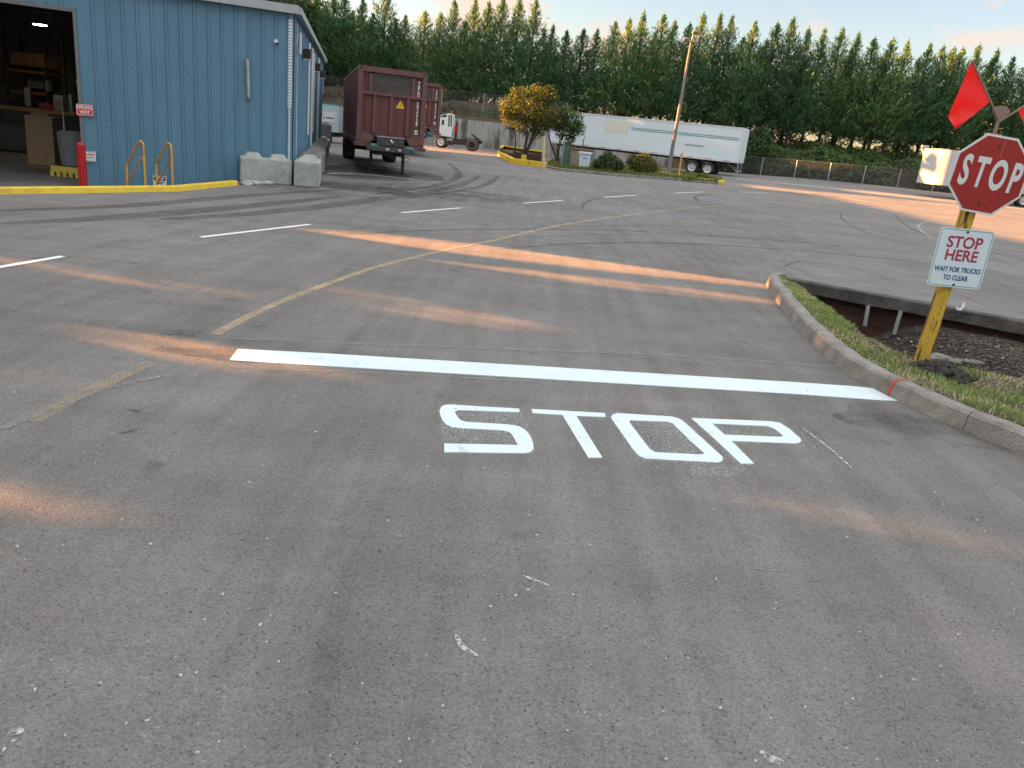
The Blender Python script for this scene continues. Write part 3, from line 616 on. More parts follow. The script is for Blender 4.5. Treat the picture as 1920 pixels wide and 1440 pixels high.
# clods at the foot of the sign post
dm = MB()
for k in range(150):
    a = random.uniform(0, 6.28); r = .34 * random.random() ** .6; cx, cy = 4.02 + r * math.cos(a) * 1.0, 7.12 + r * math.sin(a) * .9
    s = random.uniform(.018, .055) * (1.2 - r * 1.6); zt = .05 + max(0, .10 * (1 - r / .34))
    o = len(dm.v); dm.ball((cx, cy, zt), s, 0, 8, 6, (1.2, 1, .75))
    dm.v[o:] = [tuple(Vector(v) + Vector((noise.noise(Vector(v) * 30), noise.noise(Vector(v) * 30 + Vector((3, 3, 3))), noise.noise(Vector(v) * 30 + Vector((7, 7, 7))))) * s * .8) for v in dm.v[o:]]
tag(dm.build('soil_mound', mat('clod', (.05, .047, .043), rough=1, var=.4, scale=20, bump=1, bscale=60)), 'heap of dark broken soil around the foot of the sign post', 'soil heap')
st = MB()
for q, s in (((4.28, 7.75, .07), .12), ((4.5, 7.7, .06), .09), ((4.42, 7.95, .03), .10), ((4.62, 7.62, .09), .07)):
    o = len(st.v); st.ball(q, s, 0, 10, 7, (1.5, .8, .35)); st.v[o:] = [tuple(Vector(v) + Vector((noise.noise(Vector(v) * 12), noise.noise(Vector(v) * 12 + Vector((3, 3, 3))), 0)) * s * .5) for v in st.v[o:]]
tag(st.build('broken_slab', C_conc2), 'flat broken grey stones lying in the grass behind the sign post', 'stones')

# yellow curb
ycurb = thing('yellow_curb', YC[1], 'yellow painted concrete curb edging the sunken bay of the blue warehouse', 'curb'); iv = inv(ycurb)
bb = []
for i in range(len(YC) - 1):
    n = max(3, int((YC[i + 1] - YC[i]).length / .3)); bb += [YC[i].lerp(YC[i + 1], k / n) for k in range(n)]
bb.append(YC[-1])
s_ = sweep(bb, [(-.0, -.1), (.0, .0), (.02, .09), (.05, .105), (.14, .107), (.16, .09), (.165, -.6)])
s_.v = [tuple(Vector(v) + Vector((noise.noise(Vector(v) * 2), noise.noise(Vector(v) * 2 + Vector((5, 5, 5))), 0)) * .02) for v in s_.v]
s_.xf(iv).build('curb_body', C_ypaint, ycurb)
rb = MB()
for k in range(9):
    c = G(462 + k * 5.5 + random.uniform(-3, 3), 344 + random.uniform(-1, 3)); s = random.uniform(.06, .13); o = len(rb.v); rb.ball(c + Vector((0, 0, .03)), s, 0, 8, 6, (1.4, 1, .5))
    rb.v[o:] = [tuple(Vector(v) + Vector((noise.noise(Vector(v) * 14), noise.noise(Vector(v) * 14 + Vector((3, 3, 3))), noise.noise(Vector(v) * 14 + Vector((6, 3, 3))))) * s * .6) for v in rb.v[o:]]
tag(rb.build('concrete_rubble', C_conc), 'pale broken concrete rubble between the yellow curb and the front block', 'rubble')
# ================================================================= blue warehouse
FN = Vector((WD.y, -WD.x, 0)); SN = Vector((SD.y, -SD.x, 0)); ZH = 4.02; TL = 11.6; SL = 18.0
wh = thing('blue_warehouse', COR, 'blue ribbed metal warehouse with a dark open bay door', 'warehouse'); iv = inv(wh)
def Wp(t, z, o=0): return COR - WD * t + FN * o + Vector((0, 0, z))
def Sp(s, z, o=0): return COR + SD * s + SN * o + Vector((0, 0, z))
def tz(u, v): p = on_wall(u, v, COR, WD); return (COR - Vector((p.x, p.y, 0))).dot(WD), p.z
JT = tz(153, 180)[0]; DZ = tz(147, 24)[1]; JE = JT + 4.6
def ribs(P, t0, t1, z0, z1, sp=.305, off=.1, rw=.055, rh=.032):
    b = MB(); pts = [(t0, 0)]; k = math.ceil((t0 - off) / sp)
    while off + k * sp < t1 - .06:
        c = off + k * sp
        if c - rw > t0: pts += [(c - rw / 2 - .012, 0), (c - rw / 2 + .008, rh), (c + rw / 2 - .008, rh), (c + rw / 2 + .012, 0)]
        k += 1
    pts.append((t1, 0)); vs = []
    for t, o in pts: vs += [P(t, z0, o), P(t, z1, o)]
    b.add(vs, [(2 * i, 2 * i + 1, 2 * i + 3, 2 * i + 2) for i in range(len(pts) - 1)]); return b
fw = ribs(Wp, 0.02, JT, -.6, ZH); l2 = ribs(Wp, JT, JE, DZ, ZH); l3 = ribs(Wp, JE, TL, -.6, ZH)
for q in (l2, l3): fw.add(q.v, q.f)
sc = MB()
for zz in (1.12, 2.35, -.1):
    t = .25
    while t < JT - .05:
        fw.ball(Wp(t, zz, .004), .011, mi=1, n=6, m=4); t += .305
fw.xf(iv).build('front_wall', [C_blue, mat('screw_head', (.03, .07, .10))], wh)
ribs(Sp, .02, SL, -.1, ZH).xf(iv).build('side_wall', C_blue, wh)
ib = MB()
def quad(b, *p): b.add(p, [tuple(range(len(p)))])
quad(ib, Wp(0, -.6, -.12), Wp(0, ZH, -.12), Wp(JT, ZH, -.12), Wp(JT, -.6, -.12)); quad(ib, Wp(JT, DZ, -.12), Wp(JT, ZH, -.12), Wp(JE, ZH, -.12), Wp(JE, DZ, -.12)); quad(ib, Wp(JE, -.6, -.12), Wp(JE, ZH, -.12), Wp(TL, ZH, -.12), Wp(TL, -.6, -.12))
quad(ib, Wp(JT, DZ, 0), Wp(JE, DZ, 0), Wp(JE, DZ, -.12), Wp(JT, DZ, -.12)); quad(ib, Wp(JE, -.6, 0), Wp(JE, DZ, 0), Wp(JE, DZ, -.12), Wp(JE, -.6, -.12))
lf = Wp(TL, 0) ; a0 = Sp(SL, 0); a1 = lf + SD * SL
quad(ib, Sp(0, -.6, -.12), Sp(SL, -.6, -.12), Sp(SL, ZH, -.12), Sp(0, ZH, -.12))
Z = lambda p, z: Vector((p.x, p.y, z))
quad(ib, Z(a0, -.6), Z(a0, ZH), Z(a1, ZH), Z(a1, -.6)); quad(ib, Z(lf, -.6), Z(lf, ZH), Z(a1, ZH), Z(a1, -.6))
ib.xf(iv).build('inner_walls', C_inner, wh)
# inner partition with ribs at the back of the visible bay
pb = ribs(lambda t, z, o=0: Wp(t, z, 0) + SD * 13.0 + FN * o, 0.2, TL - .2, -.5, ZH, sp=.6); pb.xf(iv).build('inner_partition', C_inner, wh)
rf = MB(); ov = .12
c0 = COR + FN * ov + SN * ov; c1 = Wp(TL, 0, ov) - WD * .1; c2 = a1 + SD * .2; c3 = Sp(SL + .2, 0, ov)
rf.prism([(p.x, p.y) for p in (c0, c3, c2, c1)], ZH, ZH + .03); rf.xf(iv).build('roof', C_fascia, wh)
b = MB(); b.plate([Z(c0, ZH - .03), Z(c1, ZH - .03), Z(c1, ZH + .16), Z(c0, ZH + .16)], .05, FN); b.xf(iv).build('eave_trim', C_fascia, wh)
b = MB(); b.plate([Z(c0, ZH - .03), Z(c3, ZH - .03), Z(c3, ZH + .13), Z(c0, ZH + .13)], .06, SN); b.xf(iv).build('gutter', C_fascia, wh)
# door jamb trim
b = MB(); b.plate([Wp(JT, -.6, .03), Wp(JT + .07, -.6, .03), Wp(JT + .07, DZ, .03), Wp(JT, DZ, .03)], .12, -FN); b.plate([Wp(JT, DZ, .035), Wp(JE, DZ, .035), Wp(JE, DZ + .09, .035), Wp(JT, DZ + .09, .035)], .03, -FN)
b.xf(iv).build('door_frame', mat('jamb', (.13, .145, .155), rough=.6), wh)
# corner flashing with perforations
b = MB(); b.plate([Wp(0.0, 0, .04), Wp(.10, 0, .04), Wp(.10, ZH, .04), Wp(0, ZH, .04)], .01, FN); b.plate([Sp(-.0, 0, .03), Sp(.12, 0, .03), Sp(.12, ZH, .03), Sp(0, ZH, .03)], .01, SN); b.xf(iv).build('corner_flashing', C_bluetrim, wh)
b = MB(); b.plate([Wp(.055, .1, .051), Wp(.075, .1, .051), Wp(.075, 3.85, .051), Wp(.055, 3.85, .051)], .004, FN); z = 1.85
while z < 3.85: b.plate([Wp(.02, z, .056), Wp(.12, z, .056), Wp(.12, z + .05, .056), Wp(.02, z + .05, .056)], .004, FN); z += .07
z = .1
while z < 1.85: b.plate([Wp(.05, z, .056), Wp(.10, z, .056), Wp(.10, z + .045, .056), Wp(.05, z + .045, .056)], .004, FN); z += .075
b.xf(iv).build('corner_strip', C_white, wh)
# vent pipe, security camera
t1, z1 = tz(464, 114); t2, z2 = tz(466, 188)
b = MB(); b.tube([iv @ Wp(t1, z1, .03), iv @ Wp(t1, z1 - .02, .10), iv @ Wp(t2, z2 + .08, .10), iv @ Wp(t2, z2 + .02, .03)], .045, 10); b.build('vent_pipe', C_galv, wh)
t1, z1 = tz(517, 78); b = MB(); b.cyl(iv @ Wp(t1, z1, .0), iv @ Wp(t1, z1, .05), .05); b.cyl(iv @ Wp(t1, z1, .05), iv @ Wp(t1 - .03, z1 - .05, .16), .038); b.build('security_camera', C_white, wh)
b = MB(); b.cyl(iv @ Wp(t1 - .03, z1 - .05, .16), iv @ Wp(t1 - .031, z1 - .051, .165), .033); b.build('camera_lens', C_black, wh)
# side wall fittings
for s in (3.2, 9.5, 14.5):
    b = MB(); b.box(iv @ Sp(s, 3.34, .15), (.20, .34, .26), math.atan2(SN.y, SN.x), bev=.03); o = b.build('wall_light', C_steel, wh)
    b = MB(); b.box(iv @ Sp(s, 3.19, .15), (.18, .30, .03), math.atan2(SN.y, SN.x)); b.build('diffuser', C_white, o)
for s, zt, zb in ((5.4, 3.8, 1.1), (7.2, 3.8, .1), (8.2, 3.7, 1.1), (12, 3.8, .1), (1.2, 3.7, 3.2)):
    b = MB(); b.tube([iv @ Sp(s, zt, .08), iv @ Sp(s, zb, .08)], .045, 8); b.build('downspout', C_white, wh)
b = MB(); b.tube([iv @ Sp(.5, 3.85, .05), iv @ Sp(.6, 3.6, .06), iv @ Sp(.5, 3.35, .05), iv @ Sp(.7, 3.1, .05), iv @ Sp(.8, .3, .05)], .012, 6); b.build('cable', C_white, wh)
# signs on the building
def sign(u0, v0, u1, v1, u2, v2, u3, v3, outs, m, name, label, cat, round_=0):
    c = [on_wall(u, v, COR + FN * outs, WD) for u, v in ((u0, v0), (u1, v1), (u2, v2), (u3, v3))]
    o = (c[0] + c[1] + c[2] + c[3]) / 4; r = thing(name, o, label, cat); b = MB()
    b.plate([p - o for p in (c[3], c[2], c[1], c[0])], .004, FN); b.build('panel', m, r)
    x = (c[1] - c[0] + c[2] - c[3]) / 2; y = (c[0] - c[3] + c[1] - c[2]) / 2
    return r, x, y
r, x, y = sign(142, 194, 174.5, 196.5, 175, 218, 143.8, 216, .06, C_lred, 'wrong_way_sign', 'small red sign reading WRONG WAY on the bay door jamb', 'sign')
W_, H_ = x.length, y.length; fr = MB(); e = .012
for sx, sy, dx, dy in ((0, .5, 1, 0), (0, -.5, 1, 0), (.5, 0, 0, 1), (-.5, 0, 0, 1)):
    fr.box(Vector((sx * (W_ - .03), sy * (H_ - .03), .007)), ((W_ - .02) if dx else e, (H_ - .02) if dy else e, .002))
Mx = frameM((0, 0, 0), x, y); fr.xf(Mx).build('border', C_silver, r)
text('letters', 'WRONG', H_ * .42, Mx @ Matrix.Translation((0, H_ * .2, .008)), C_silver, r, off=.004, xs=.76)
text('letters', 'WAY', H_ * .42, Mx @ Matrix.Translation((0, -H_ * .2, .008)), C_silver, r, off=.004, xs=.85)
r, x, y = sign(156.5, 283.5, 179, 284.5, 180, 303, 157.5, 302, .14, C_silver, 'notice_sign', 'small white notice with red heading beside the red bollard', 'sign')
W_, H_ = x.length, y.length; Mx = frameM((0, 0, 0), x, y)
for i in (-1, 0, 1):
    for s in (-.42, .42): b = MB(); b.box((i * W_ * .3, s * H_, .007), (W_ * .1, H_ * .07, .002)); b.xf(Mx).build('mark', C_black, r)
b = MB(); b.box((0, H_ * .2, .007), (W_ * .8, H_ * .1, .002)); b.xf(Mx).build('heading', C_lred, r)
b = MB()
for k in (.02, -.1, -.22): b.box((0, H_ * k, .007), (W_ * .7, H_ * .03, .002))
b.xf(Mx).build('small_print', C_greyp, r)
r, x, y = sign(286.5, 329, 312.5, 331.5, 312, 349.5, 287.5, 348, .05, C_silver, 'danger_sign', 'white danger notice low on the blue wall behind the right handrail', 'sign')
W_, H_ = x.length, y.length; Mx = frameM((0, 0, 0), x, y)
b = MB(); b.box((0, H_ * .24, .006), (W_ * .88, H_ * .36, .002)); b.xf(Mx).build('heading_panel', C_black, r)
b = MB(); b.ball((0, 0, 0), 1, n=20, m=10, sc=(W_ * .36, H_ * .13, .002)); b.xf(Mx @ Matrix.Translation((0, H_ * .24, .008))).build('red_oval', C_lred, r)
text('letters', 'DANGER', H_ * .2, Mx @ Matrix.Translation((0, H_ * .24, .011)), C_silver, r, off=.003)
b = MB(); b.box((0, -H_ * .1, .007), (W_ * .7, H_ * .07, .002)); b.box((0, -H_ * .26, .007), (W_ * .4, H_ * .09, .002)); b.xf(Mx).build('small_print', C_black, r)

# bollard, handrails
p = D(162, 330, 16.9); bo = thing('bollard', (p.x - .08, 16.9, -.5), 'red steel bollard with rounded top in front of the bay door', 'bollard')
top = D(150, 266, 16.9).z + .5
b = MB(); b.cyl((0, 0, 0), (0, 0, top - .08), .085, n=20); b.ball((0, 0, top - .085), .085, n=20, m=10); b.build('post', C_red, bo)
def railing(pr, pt, ps, pb, br0, br1, y0, y1, label):
    A = D(*pr, y0); T = D(*pt, y0); Tl = D(pt[0] - 9, pt[1] + 0, y0 + .05); S_ = D(*ps, y1); B_ = D(*pb, y1)
    o = Vector((A.x, A.y, -.5)); r = thing('handrail', o, label, 'handrail', group='yellow handrails of the steps'); b = MB()
    T2 = T + Vector((-.10, 0.05, .02))
    b.tube([Vector((T.x + .005, T.y, -.5)) - o, T - o + Vector((0, 0, -.04)), T - o + Vector((-.03, .01, .0)), T2 - o, S_ - o, Vector((B_.x, B_.y, -.5)) - o], .024, 10); b.build('rail_tube', C_yrail, r)
    b = MB(); b.tube([D(*br0, y0) - o, D(*br1, y1) - o], .019, 8); b.build('brace', C_yrail, r)
railing((269, 350), (268.7, 267), (237.5, 307.5), (238, 350), (266, 296), (239.5, 342), 17.3, 17.8, 'yellow tubular handrail of the steps, nearer the red bollard')
railing((325, 350), (321, 271), (293, 307.5), (293, 350), (320, 296), (295.5, 344), 17.9, 18.4, 'yellow tubular handrail of the steps, in front of the danger notice')
b = MB()
for k in range(3): b.box((0, .28 * k, -.25 - .14 * k), (.95, .30, .14))
st_ = b.build('concrete_steps', C_conc2); st_.location = (-7.9, 17.15, 0); st_.rotation_euler.z = R_(28); tag(st_, 'concrete steps going down between the two yellow handrails', 'steps')

# interior items
def atf(u, v): return GZ(u, v, -.5)
fz = -.5
p = atf(76, 315); cb = thing('cardboard_box', (p.x, p.y + .3, fz), 'tall brown cardboard box standing inside the bay', 'box')
b = MB(); b.box((0, 0, .75), (.72, .6, 1.32), .15, bev=.01); b.build('carton', C_card, cb)
b = MB(); b.box((0, -.0, .04), (.74, .62, .09), .15); b.build('pallet_base', C_wood, cb)
b = MB(); b.box((-.02, -.1, 1.45), (.45, .02, .1), .15); b.build('flap', C_card, cb)
p = atf(128, 333); sp_ = thing('spill_pallet', (p.x, p.y + .45, fz), 'yellow plastic spill pallet with ribbed sides under the grey drum', 'pallet')
b = MB(); b.box((0, 0, .19), (1.0, .8, .16), .1, bev=.015)
for k in range(-3, 4): b.box(Matrix.Rotation(.1, 3, 'Z') @ Vector((k * .155, 0, .05)), (.10, .82, .2), .1, bev=.01)
b.build('tray', mat('yellow_plastic', (.55, .42, .08), rough=.5), sp_); b = MB(); b.box((0, 0, .275), (.94, .74, .02), .1); b.build('grid', C_black, sp_)
q = sp_.location; dr = thing('drum', (q.x - .08, q.y, fz + .286), 'grey drum in a cover on the yellow spill pallet', 'drum')
b = MB(); b.cyl((0, 0, 0), (0, 0, .82), .30, .37, n=24); b.cyl((0, 0, .82), (0, 0, .87), .37, .30, n=24); b.build('cover', C_greyp, dr)
b = MB(); b.tube([(-.2, 0, .85), (-.2, 0, 1.15), (-.2, 0, 1.45)], [.035, .02, .02], 8); b.build('pump', C_galv, dr)
q = sp_.location
for k, zt in enumerate((.0, .27, .54)):
    o = thing('stacked_tyre', (q.x + .12, q.y + 1.6, fz + 1.0 + zt * .9), ['bottom', 'middle', 'top'][k] + ' black tyre in the stack behind the grey drum', 'tyre', group='tyres stacked behind the drum')
    b = MB(); b.cyl((0, 0, .02), (0, 0, .22), .40, .40, n=24); b.cyl((0, 0, 0), (0, 0, .02), .36, .40, n=24); b.cyl((0, 0, .22), (0, 0, .24), .40, .36, n=24); b.build('tread', C_black, o)
b = MB(); b.box((0, 0, .5), (.9, .9, .98), .1); o = b.build('plywood_crate', C_inner); o.location = (q.x + .12, q.y + 1.6, fz); tag(o, 'dark crate carrying the stack of black tyres', 'crate')
p = D(70, 208, 26.5); bench = thing('storage_platform', (p.x, 27.2, fz), 'long tan topped storage platform deep inside the bay', 'platform', rz=R_(12))
b = MB(); b.box((-1, 0, p.z + .5), (11, 1.6, .10)); b.build('deck', C_wood, bench)
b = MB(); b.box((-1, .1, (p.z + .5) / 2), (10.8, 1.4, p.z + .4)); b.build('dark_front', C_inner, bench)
zt = p.z + .06
def ibox(u0, v0, u1, v1, y, m, name, label, cat, dp=.4, frame=False):
    a = D(u0, v0, y); c = D(u1, v1, y); w = abs(c.x - a.x); h = abs(a.z - c.z); o = thing(name, ((a.x + c.x) / 2, y, min(a.z, c.z)), label, cat)
    b = MB(); b.box((0, dp / 2, h / 2), (w, dp, h), bev=.01); b.build('body', m, o); return o, w, h
ibox(44, 163, 57, 200, 26.6, C_greyp, 'leaning_board', 'pale grey upright board leaning on the platform inside the bay', 'board', .05)
o, w, h = ibox(99, 178, 119, 208, 26.7, C_greyp, 'white_carton', 'whitish square carton with a dark picture on the platform', 'carton')
b = MB(); b.box((0, -.006, h * .55), (w * .5, .01, h * .4)); b.build('print', C_wood, o)
ibox(72, 192, 92, 208, 26.5, mat('dull_red', (.16, .03, .03)), 'red_crate', 'low dull red crate on the platform inside the bay', 'crate')
o, w, h = ibox(128, 177, 136, 209, 26.4, C_galv, 'metal_canister', 'shiny narrow metal canister on the platform by the door edge', 'canister', .2)
o, w, h = ibox(142, 150, 147.5, 158, 26.4, mat('orange_tag', (.45, .18, .03)), 'orange_box', 'small orange box high on the rack at the door edge', 'box', .2)
# rack with wood crate
r = thing('steel_rack', D(52, 210, 28.2), 'dark steel rack carrying timber crates deep inside the bay', 'rack'); o = r.location.copy(); r.location.z = fz
b = MB()
for u in (16, 89, 122):
    a = D(u, 128, 28.3); b.box((a.x - o.x, 0, (a.z + 1.6) / 2), (.08, .08, a.z + 1.6)); b.box((a.x - o.x, .9, (a.z + 1.6) / 2), (.08, .08, a.z + 1.6))
b.build('uprights', C_steel, r); b = MB()
for v in (131, 170): a = D(16, v, 28.3); c = D(89, v + 7, 28.3); b.box(((a.x + c.x) / 2 - o.x, .45, (a.z + c.z) / 2 - fz), (c.x - a.x, .95, .09))
b.build('shelf', mat('rack_beam', (.20, .09, .03)), r)
cr_, w, h = ibox(20, 98, 87, 128, 28.2, mat('crate_wood', (.22, .12, .05), rough=.8, var=.2), 'timber_crate', 'orange brown timber crate with arched top on the rack', 'crate', .8)
b = MB(); b.box((0, -.02, h + .0), (w * 1.02, .06, .08)); b.box((0, -.02, .1), (w * 1.02, .06, .1)); b.box((0, -.02, h * .5), (w * 1.02, .05, .06)); b.build('slats', C_wood, cr_)
ibox(50, 150, 80, 167, 28.2, C_inner, 'dark_carton', 'dark carton on the lower rack shelf', 'carton', .6)
ibox(84, 150, 91, 172, 28.1, C_greyp, 'white_bottle', 'small pale container at the end of the lower rack shelf', 'container', .2)
# bay lamp
p = D(75, 46, 25.5); la = thing('bay_lamp', p, 'lit round high bay lamp under the warehouse ceiling', 'lamp')
b = MB(); b.cyl((0, 0, 0), (0, 0, .12), .2, .1, n=20); b.cyl((0, 0, .12), (0, 0, max(.2, ZH - p.z)), .012); b.build('housing', C_steel, la)
em = bpy.data.materials.new('lamp_glow'); em.use_nodes = True; em.node_tree.nodes['Principled BSDF'].inputs['Emission Color'].default_value = (1, .86, .62, 1); em.node_tree.nodes['Principled BSDF'].inputs['Emission Strength'].default_value = 6
b = MB(); b.cyl((0, 0, -.02), (0, 0, -.002), .185, n=20); b.build('lens', em, la)
b = MB()
for s in (2.5, 6.5, 10.5): b.add([*(Wp(.2, ZH - .30, 0) + SD * (s + k) for k in (0, .1)), *(Wp(TL - .2, ZH - .30, 0) + SD * (s + k) for k in (.1, 0)), *(Wp(.2, ZH - .02, 0) + SD * (s + k) for k in (0, .1)), *(Wp(TL - .2, ZH - .02, 0) + SD * (s + k) for k in (.1, 0))], [(0, 1, 2, 3), (0, 3, 7, 4), (1, 5, 6, 2)])
b.xf(iv if False else inv(wh)).build('roof_beams', C_steel, wh)

# ================================================================= interlocking concrete blocks
def block_mesh(L, H=.60, Wd=.61, knobs=2, seed=0):
    b = MB(); c = .04
    b.box((0, 0, H / 2), (L, Wd, H), bev=c)
    for k in range(knobs):
        x = (k - (knobs - 1) / 2) * L / knobs; kl, kw, kt = L / knobs * .36, Wd * .34, .105; vs = []
        for z, s in ((H - .004, 1), (H + kt, .62)):
            for sx, sy in ((-1, -1), (1, -1), (1, 1), (-1, 1)): vs.append((x + sx * kl * s, sy * kw * s, z))
        b.add(vs, [(4, 5, 6, 7), (0, 1, 5, 4), (1, 2, 6, 5), (2, 3, 7, 6), (3, 0, 4, 7)])
    b.v = [tuple(Vector(v) + Vector((noise.noise(Vector(v) * 4 + Vector((seed, 0, 0))), noise.noise(Vector(v) * 4 + Vector((seed, 5, 5))), noise.noise(Vector(v) * 4 + Vector((9, seed, 3))))) * .012) for v in b.v]
    return b
f0, f1 = G(451, 341), G(547, 348); dv = (f1 - f0); L1 = dv.length; an = math.atan2(dv.y, dv.x); nn = Vector((-dv.y, dv.x, 0)).normalized()
o = block_mesh(L1).build('barrier_block', C_conc); o.location = (f0 + f1) / 2 + nn * .305; o.rotation_euler.z = an; tag(o, 'pale grey concrete interlocking block laid across the front of the blue wall', 'concrete block')
blocks = 'concrete blocks along the blue side wall'
e0 = G(551, 349); e1 = G(598, 351); dd = Vector((-.240, .971, 0)).normalized(); perp = Vector((dd.y, -dd.x, 0)); base = (e0 + perp * .31)
for k in range(11):
    c = base + dd * (.93 + k * 1.86)
    o = block_mesh(1.83, H=.62 + .008 * (k % 3), seed=k + 1).build('barrier_block', C_conc if k == 0 else C_conc2); o.location = c + Vector((perp.x * random.uniform(-.02, .02), 0, 0)); o.rotation_euler.z = math.atan2(dd.y, dd.x) + random.uniform(-.01, .01)
    tag(o, ['nearest concrete block of the row along the blue side wall, pale end face showing', 'second concrete block of the row beside the blue side wall', 'third concrete block of the row beside the blue side wall'][k] if k < 3 else 'darker weathered concrete block in the far half of the row along the side wall', 'concrete block', blocks if k > 2 else None)
p = G(608, 263); 
for k in range(2):
    o = block_mesh(1.22, H=.6, knobs=1, seed=20 + k).build('barrier_block', mat('black_block', (.07, .07, .075), rough=.9, var=.3)); o.location = Vector((D(611, 240, 46).x, 46, .6 * k + gz(-8, 46))); o.rotation_euler.z = math.atan2(dd.y, dd.x)
    tag(o, ['lower', 'upper'][k] + ' near black concrete block of the two stacked at the far end of the row', 'concrete block')

# ================================================================= containers on chassis
def wheel(parent, c, r, w, m=None, rim=None, name='wheel', ax=(0, 1, 0)):
    ax = Vector(ax); c = Vector(c); q = ax.to_track_quat('Z', 'Y'); b = MB(); prof = [(r * .62, -w / 2), (r * .93, -w / 2), (r, -w * .36), (r, w * .36), (r * .93, w / 2), (r * .62, w / 2)]; n = 28; vs = []
    for rr, z in prof:
        for i in range(n): a = 2 * math.pi * i / n; vs.append(c + q @ Vector((rr * math.cos(a), rr * math.sin(a), z)))
    b.add(vs, [(j * n + i, j * n + (i + 1) % n, (j + 1) * n + (i + 1) % n, (j + 1) * n + i) for j in range(len(prof) - 1) for i in range(n)], 0, True)
    o = b.build(name, m or C_tyre, parent)
    b = MB()
    for s in (-1, 1):
        vs = []; pr = [(r * .63, w * .46), (r * .56, w * .42), (r * .40, w * .16), (r * .22, w * .14), (r * .20, w * .30), (0.001, w * .32)]
        for rr, z in pr:
            for i in range(20): a = 2 * math.pi * i / 20; vs.append(c + q @ Vector((rr * math.cos(a), rr * math.sin(a), s * z)))
        b.add(vs, [(j * 20 + i, j * 20 + (i + 1) % 20, (j + 1) * 20 + (i + 1) % 20, (j + 1) * 20 + i) for j in range(len(pr) - 1) for i in range(20)], 0, True)
        for i in range(8):
            a = 2 * math.pi * i / 8; b.cyl(c + q @ Vector((r * .30 * math.cos(a), r * .30 * math.sin(a), s * w * .14)), c + q @ Vector((r * .30 * math.cos(a), r * .30 * math.sin(a), s * w * .2)), r * .03, n=6)
    b.build('rim', rim or C_rim, o); return o
def container(name, loc, rz, label, L=12.19, W=2.44, H=2.59, detail=True):
    """origin: centre of the front end at floor level; local -Y faces the viewer, container runs to +Y"""
    r = thing(name, loc, label, 'shipping container', rz)
    hw = W / 2; b = MB()
    for x in (-1, 1):
        for y in (.08, L - .08): b.box((x * (hw - .08), y, H / 2), (.16, .16, H))
        b.box((x * (hw - .05), L / 2, H - .05), (.10, L - .32, .10)); b.box((x * (hw - .05), L / 2, .07), (.10, L - .32, .14))
    b.box((0, .06, H - .09), (W - .32, .12, .18)); b.box((0, .06, H * .66), (W - .32, .10, .10)); b.box((0, L - .06, H - .06), (W - .32, .12, .12))
    for x, z0, z1 in ((-.78, H * .66, H - .18), (.74, H * .66, H - .18), (-.62, .30, H * .66), (-.02, .30, H * .66), (.58, .30, H * .66)): b.box((x, .07, (z0 + z1) / 2), (.10, .09, z1 - z0 - .1))
    for x in (-1, 1): b.add([(x * (hw - .16), .02, .16), (x * (hw - .16), .02, .42), (x * .58, .02, .26), (x * .72, .02, .02), (x * (hw - .16), .02, .02)], [(0, 1, 2, 3, 4)] if x > 0 else [(4, 3, 2, 1, 0)])
    b.build('frame', C_maroonf, r)
    for x in (-1, 1):
        for z in (.07, H - .07):
            for y in (.0, L):
                b = MB(); b.box((x * (hw - .085), y, z), (.18, .02, .14)); cco = b.build('corner_casting', C_maroonf, r)
                if y == 0: b = MB(); b.cyl((x * (hw - .085), -.011, z), (x * (hw - .085), -.016, z), .035, n=12); b.build('casting_hole', C_black, cco)
    # front wall sheets with pressed lines
    b = MB(); y = .10
    def sheet(x0, x1, z0, z1, sp=.28):
        pts = [(x0, y)]; k = x0 + sp * .5
        while k < x1 - .04: pts += [(k - .03, y), (k - .018, y - .02), (k + .018, y - .02), (k + .03, y)]; k += sp
        pts.append((x1, y)); vs = []
        for px_, py in pts: vs += [(px_, py, z0), (px_, py, z1)]
        b.add(vs, [(2 * i, 2 * i + 2, 2 * i + 3, 2 * i + 1) for i in range(len(pts) - 1)])
    sheet(-hw + .16, hw - .16, .24, H * .66 - .05); sheet(-hw + .16, -.83, H * .66 + .05, H - .18); sheet(.79, hw - .16, H * .66 + .05, H - .18)
    b.build('front_wall', C_maroon, r)
    # corrugated sides
    for x in (-1, 1):
        b = MB(); pts = []; k = .16; t = 0
        while k < L - .2: pts += [(k, 0), (k + .07, 0), (k + .11, .036), (k + .18, .036)]; k += .28
        pts.append((L - .16, 0)); vs = []
        for yy, o in pts: vs += [(x * (hw - .02 - o), yy, .13), (x * (hw - .02 - o), yy, H - .09)]
        b.add(vs, [(2 * i, 2 * i + 2, 2 * i + 3, 2 * i + 1) for i in range(len(pts) - 1)]); b.build('side_wall', C_maroon, r)
    b = MB(); b.box((0, L / 2, .15), (W - .2, L - .3, .05)); b.box((0, L - .1, H / 2), (W - .3, .04, H - .2)); b.build('floor', C_black, r)
    b = MB(); b.box((0, L * .55, H - .02), (W - .2, L * .88, .02)); b.build('roof', C_maroon, r)
    b = MB(); x0, x1, z0, z1 = -.73, .69, H * .66 + .05, H - .18; sp = .085; import itertools
    w_, h_ = x1 - x0, z1 - z0; sl = 1.25; k = -h_ / sl
    while k < w_ + h_ / sl:
        for sgn in (1, -1):
            a = (x0 + k, z0) if sgn > 0 else (x0 + k, z1); xa, za = a; dz = h_ * sgn
            xb = xa + h_ / sl; zb = za + dz
            if xa < x0: f = (x0 - xa) / (xb - xa); xa, za = x0, za + f * dz
            if xb > x1: f = (x1 - xa) / (xb - xa) if xb != xa else 0; zb = za + (zb - za) * f; xb = x1
            if xb > xa + .01: b.cyl((xa, .06, za), (xb, .06, zb), .006, n=4, caps=False)
        k += sp
    b.build('mesh_grille', mat('grille_steel', (.28, .24, .23), rough=.5), r)
